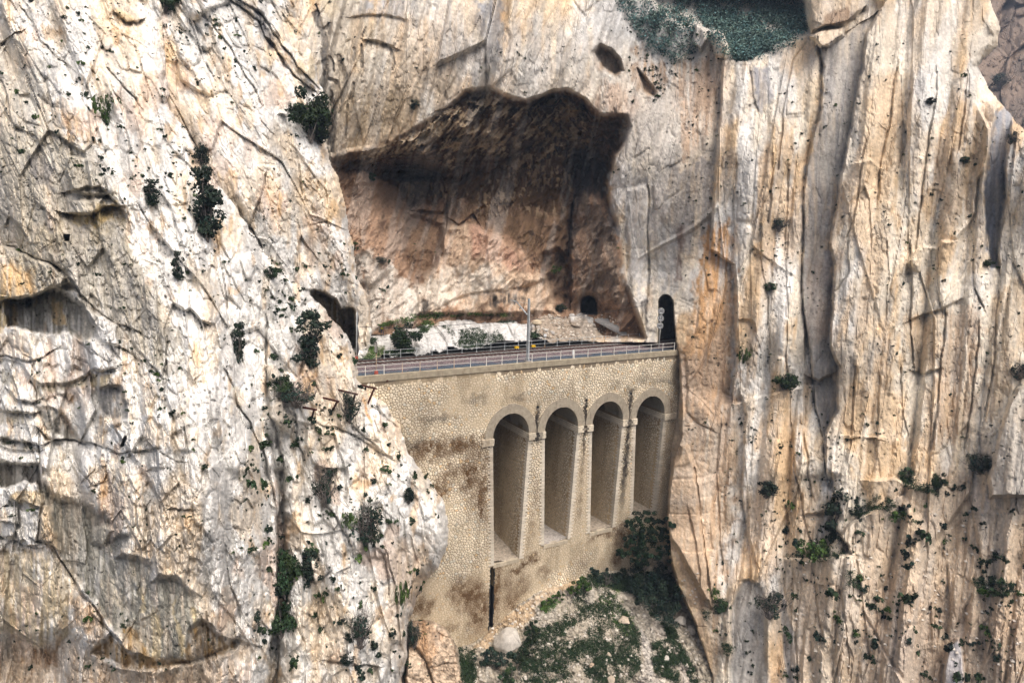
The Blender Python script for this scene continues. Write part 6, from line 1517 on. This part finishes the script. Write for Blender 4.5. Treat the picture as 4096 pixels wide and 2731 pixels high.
# ---- tufts: the largest three hundred as plants of their own, the rest as one mass
def tuft_proto(seed, mat, n=60, size=.22):
    rs_ = np.random.RandomState(seed); k = 5; C = np.stack([rs_.normal(0, .22, k), rs_.normal(0, .22, k), rs_.uniform(.1, .45, k)], 1)
    return leaves(C, n//k+2, rs_.uniform(.15, .3, k), size)
TP = [tuft_proto(70+i, None) for i in range(6)]
TM = [foliage_mesh('tuft', v, c, (M_LEAF, M_LEAFB, M_LEAFG, M_LEAF, M_LEAFB, M_LEAF)[i]) for i, (v, c) in enumerate(TP)]
ZONES = [  # polygon bbox zones in view px: x0,y0,x1,y1, count, min size m, max size m, label key
 (0,0,640,420,190,.16,.55,'n'),(380,0,760,700,210,.14,.5,'u'),(240,380,640,1100,170,.12,.45,'n'),(600,560,900,1000,200,.16,.75,'n'),(560,980,1010,1560,300,.18,1.0,'n'),(0,560,460,1200,60,.14,.4,'n'),(200,1150,620,1540,60,.12,.35,'n'),(0,1400,300,1568,24,.2,.6,'n'),
 (1580,180,1860,1050,270,.14,.45,'r'),(1860,80,2260,1050,230,.14,.5,'r'),(2230,250,2352,1100,60,.15,.5,'r'),(1640,1000,1960,1568,190,.15,.5,'r'),(1800,1120,2352,1568,240,.22,1.3,'r'),(1440,60,1660,240,150,.2,.7,'r'),(1400,300,1600,700,50,.12,.35,'r'),
 (760,60,1440,250,50,.15,.5,'r'),(780,420,1300,700,36,.12,.4,'r'),(780,560,960,700,34,.10,.28,'r'),(940,1400,1100,1568,50,.14,.4,'n')]
cand = []; rt = random.Random(77)
for x0, y0, x1, y1, n_, a_, b_, key in ZONES:
    for _ in range(int(n_*3.4)):
        x, y = rt.uniform(x0, x1)*V, rt.uniform(y0, y1)*V
        h0 = hit(x, y)
        if not h0 or h0[2].name not in ROCKS: continue
        loc, nor, ob = h0
        if nor.z < -.25 and rt.random() < .8: continue
        g_ = float(vnoise(np.array((x-.35*y)/34), np.array(y/120), 5))+.6*float(vnoise(np.array(x/120), np.array(y/120), 9))
        if rt.random() > .28+g_*1.5: continue
        s = (a_+(b_-a_)*rt.random()**3.2)*.85
        cand.append((s/depth_of(loc), s, loc, nor, ob.name))
cand.sort(key=lambda t: -t[0])
NAME = {'near_cliff': 'on the near left cliff', 'upper_cliff': 'on the upper left cliff', 'gorge_cliff': 'on the cave wall or the right cliff', 'bank': 'on the bank behind the track', 'talus': 'on the slope below the viaduct'}
bulk_v, bulk_c = {0: [], 1: [], 2: []}, {0: [], 1: [], 2: []}
for k, (_, s, loc, nor, nm) in enumerate(cand):
    t = rt.randrange(6); rz = rt.uniform(0, 6.28); st = rt.uniform(.8, 1.5)
    if k < 300:
        o = bpy.data.objects.new('tuft', TM[t]); COL.objects.link(o); o.location = loc-Vector((0, 0, .1*s)); o.rotation_euler = (0, 0, rz); o.scale = (s*1.5, s*1.5, s*1.5*st)
        tag(o, 'small green tuft growing from a crack '+NAME[nm], 'plant', 'tufts '+NAME[nm])
    else:
        v, c = TP[t]; cs, sn = math.cos(rz), math.sin(rz)
        w = v @ np.array(((cs, sn, 0), (-sn, cs, 0), (0, 0, st)))*s*1.5+np.array(loc); g_ = (0, 1, 2, 0, 1, 0)[t]
        bulk_v[g_].append(w); bulk_c[g_].append(c*rt.uniform(.7, 1.3))
for g_, mt in ((0, M_LEAF), (1, M_LEAFB), (2, M_LEAFG)):
    o = bpy.data.objects.new('small_cliff_plants', foliage_mesh('small_cliff_plants', np.concatenate(bulk_v[g_]), np.concatenate(bulk_c[g_]), mt)); COL.objects.link(o)
    tag(o, ('small dark green plants', 'small blue-green plants', 'small bright green plants')[g_]+' dotted over the cliffs', 'plants', None, 'stuff')
# ---- ground cover
def cover(name, label, polys, n, s0, s1, mat, allow, seed, flat=.6, per=14, size=.10):
    rs_ = np.random.RandomState(seed); C = []; R = []
    for z, pl, w in polys:
        P = np.array(zc(z, pl)); lo = P.min(0); hi = P.max(0); N_ = int(n*w*4)
        x = rs_.uniform(lo[0], hi[0], N_); y = rs_.uniform(lo[1], hi[1], N_); ins = np.zeros(N_, bool)
        for i in range(len(P)):
            a, b = P[i], P[(i+1) % len(P)]
            if a[1] != b[1]: ins ^= ((a[1] > y) != (b[1] > y)) & (x < (b[0]-a[0])*(y-a[1])/(b[1]-a[1])+a[0])
        ok = ins & (rs_.rand(N_) < .62+1.6*vnoise(x/38, y/30, seed))
        for k in np.nonzero(ok)[0][:int(n*w)]:
            h0 = hit(x[k], y[k])
            if h0 and h0[2].name in allow:
                s = rs_.uniform(s0, s1); C.append((h0[0].x, h0[0].y, h0[0].z+s*.15)); R.append(s)
    if C:
        v, c = leaves(np.array(C), per, np.array(R), size, flat, .5)
        o = bpy.data.objects.new(name, foliage_mesh(name, v, c, mat)); COL.objects.link(o); tag(o, label, 'grass', None, 'stuff')
cover('slope_grass', 'dark green grass and low scrub over the slope below the viaduct', [('A5', [(1500,580),(1620,640),(1760,780),(1830,900),(1900,1000),(1900,1250),(1800,1375),(1560,1375),(1400,1200),(1300,1000),(1340,820),(1440,680)], 1.0), ('A5', [(1100,1000),(1300,900),(1420,1250),(1380,1375),(980,1375),(1000,1200)], .45),
      ('A5', [(2050,900),(2150,960),(2260,1180),(2350,1375),(2290,1375),(2160,1120)], .4), ('A5', [(1990,1080),(2120,1040),(2200,1250),(2180,1375),(2010,1300)], .3), ('A5', [(1780,560),(2150,520),(2190,800),(2000,880),(1850,720)], .5), ('A5', [(1500,560),(1760,560),(1850,640),(1840,700),(1560,640)], .35), ('W3', [(1760,1300),(1887,1330),(1887,1568),(1780,1568)], .2)],
      3400, .2, .5, M_LEAF, {'talus'}, 3)
cover('bright_grass', 'bright green grass on the path edges and the slope', [('A2', [(60,980),(150,860),(260,900),(420,880),(430,1040),(60,1070)], .35), ('A2', [(330,640),(420,600),(620,545),(830,490),(1000,470),(1600,470),(2050,480),(2060,520),(1500,510),(900,560),(640,610),(420,650)], .8), ('A2', [(800,590),(1000,560),(1060,620),(960,720),(840,660)], .2), ('A5', [(1130,800),(1260,720),(1300,760),(1200,860)], .15), ('A5', [(1560,590),(1700,620),(1900,980),(1850,1100),(1600,800)], .4)],
      700, .14, .40, M_LEAFG, {'bank', 'talus', 'gorge_cliff'}, 4)
cover('bank_scrub', 'dark scrub over the white bank behind the track', [('A2', [(1140,640),(1250,640),(1400,700),(1560,660),(1700,680),(1850,700),(1960,850),(1950,920),(1500,930),(1300,880),(1260,760)], 1.0), ('A2', [(1780,570),(2000,500),(2080,520),(2050,600),(1850,600)], .3), ('A2', [(440,960),(780,900),(860,980),(600,1010),(440,1020)], .5), ('A3', [(395,720),(470,690),(500,800),(400,800)], .15), ('A2', [(820,640),(960,660),(960,730),(880,720)], .15), ('A2', [(240,780),(330,800),(330,880),(240,860)], .15)],
      800, .2, .5, M_LEAF, {'bank'}, 6)
cover('step_scrub', 'dark scrub on the ledges at the foot of the right cliff', [('W6', [(980,690),(1090,680),(1110,740),(1200,740),(1190,790),(1030,830),(960,810),(830,800),(960,770)], .7), ('W6', [(1220,520),(1340,470),(1380,420),(1480,440),(1490,530),(1400,510),(1300,550),(1230,550)], .6), ('W6', [(1520,300),(1600,280),(1620,360),(1760,340),(1760,430),(1600,390),(1540,370)], .5), ('W6', [(1930,180),(2060,180),(2080,270),(1960,280)], .4), ('W6', [(1200,880),(1290,920),(1280,1000),(1200,960)], .25), ('W6', [(2080,740),(2110,780),(2100,830)], .1), ('W6', [(1960,930),(2200,960),(2190,1040),(2000,1010)], .35), ('W6', [(310,1130),(420,1090),(440,1120),(340,1180)], .25), ('W6', [(440,1330),(490,1330),(500,1400),(460,1400)], .15)],
      420, .2, .55, M_LEAF, {'gorge_cliff'}, 8)
cover('plateau_scrub', 'bushes covering the plateau above the right cliff, leaves blued for haze', [('W4', [(280,60),(330,-20),(1000,-20),(1060,60),(1070,185),(980,190),(850,160),(700,170),(560,190),(470,165),(440,120),(340,140)], .8), ('W4', [(600,230),(720,210),(960,220),(850,290),(740,360),(650,350)], .6), ('W4', [(-60,-20),(300,60),(440,200),(420,300),(300,360),(150,300),(20,120)], .25), ('W4', [(440,100),(1080,150),(1040,230),(740,370),(600,330)], .35)],
      620, .7, 1.7, M_SCRUB, {'gorge_cliff'}, 9, .8, 50, .22)
# loose stones on the slope and the bank: gravel too small to count
def gravel(name, label, polys, n, s0, s1, allow, seed, col):
    rs_ = np.random.RandomState(seed); mb = MB()
    for z, pl, w in polys:
        P = np.array(zc(z, pl)); x0, y0 = P.min(0); x1, y1 = P.max(0)
        for _ in range(int(n*w)):
            h0 = hit(rs_.uniform(x0, x1), rs_.uniform(y0, y1))
            if not h0 or h0[2].name not in allow: continue
            s = s0+(s1-s0)*rs_.rand()**3; p = np.array(h0[0]); r = rs_.uniform(.6, 1.1, 6)*s
            vs = [p+np.array(q)*k for q, k in zip(((1,.2,.1),(-1,.1,.15),(.1,1,.2),(0,-1,.1),(.1,.1,.8),(0,0,-.6)), r)]
            mb.add(vs, [(0,2,4),(2,1,4),(1,3,4),(3,0,4),(2,0,5),(1,2,5),(3,1,5),(0,3,5)], tuple(np.array(col)*rs_.uniform(.7, 1.25)))
    tag(mb.build(name, M_STONE), label, 'gravel', None, 'stuff')
gravel('loose_stones', 'loose pale stones over the slope and the rubble bank', [('A5', [(640,540),(2350,1375)], 1500), ('A3', [(380,500),(1500,860)], 600), ('W6', [(800,500),(2275,1568)], 500)], 1, .05, .34, {'talus', 'bank', 'gorge_cliff'}, 5, (.58, .53, .46))

# ------------------------------------------------------------------ the air of the gorge
m, nt, n, l, b = new_mat('haze'); n.remove(b)
pv = nd(n, 'ShaderNodeVolumePrincipled'); pv.inputs['Color'].default_value = (.62, .78, 1.0, 1); pv.inputs['Density'].default_value = .0004; pv.inputs['Anisotropy'].default_value = .2
l.new(pv.outputs[0], n['Material Output'].inputs['Volume'])
mb = MB(); mb.box(-160, 420, -110, 420, -110, 175); hz = mb.build('haze', m); tag(hz, 'thin blue haze filling the gorge', 'haze', None, 'stuff')
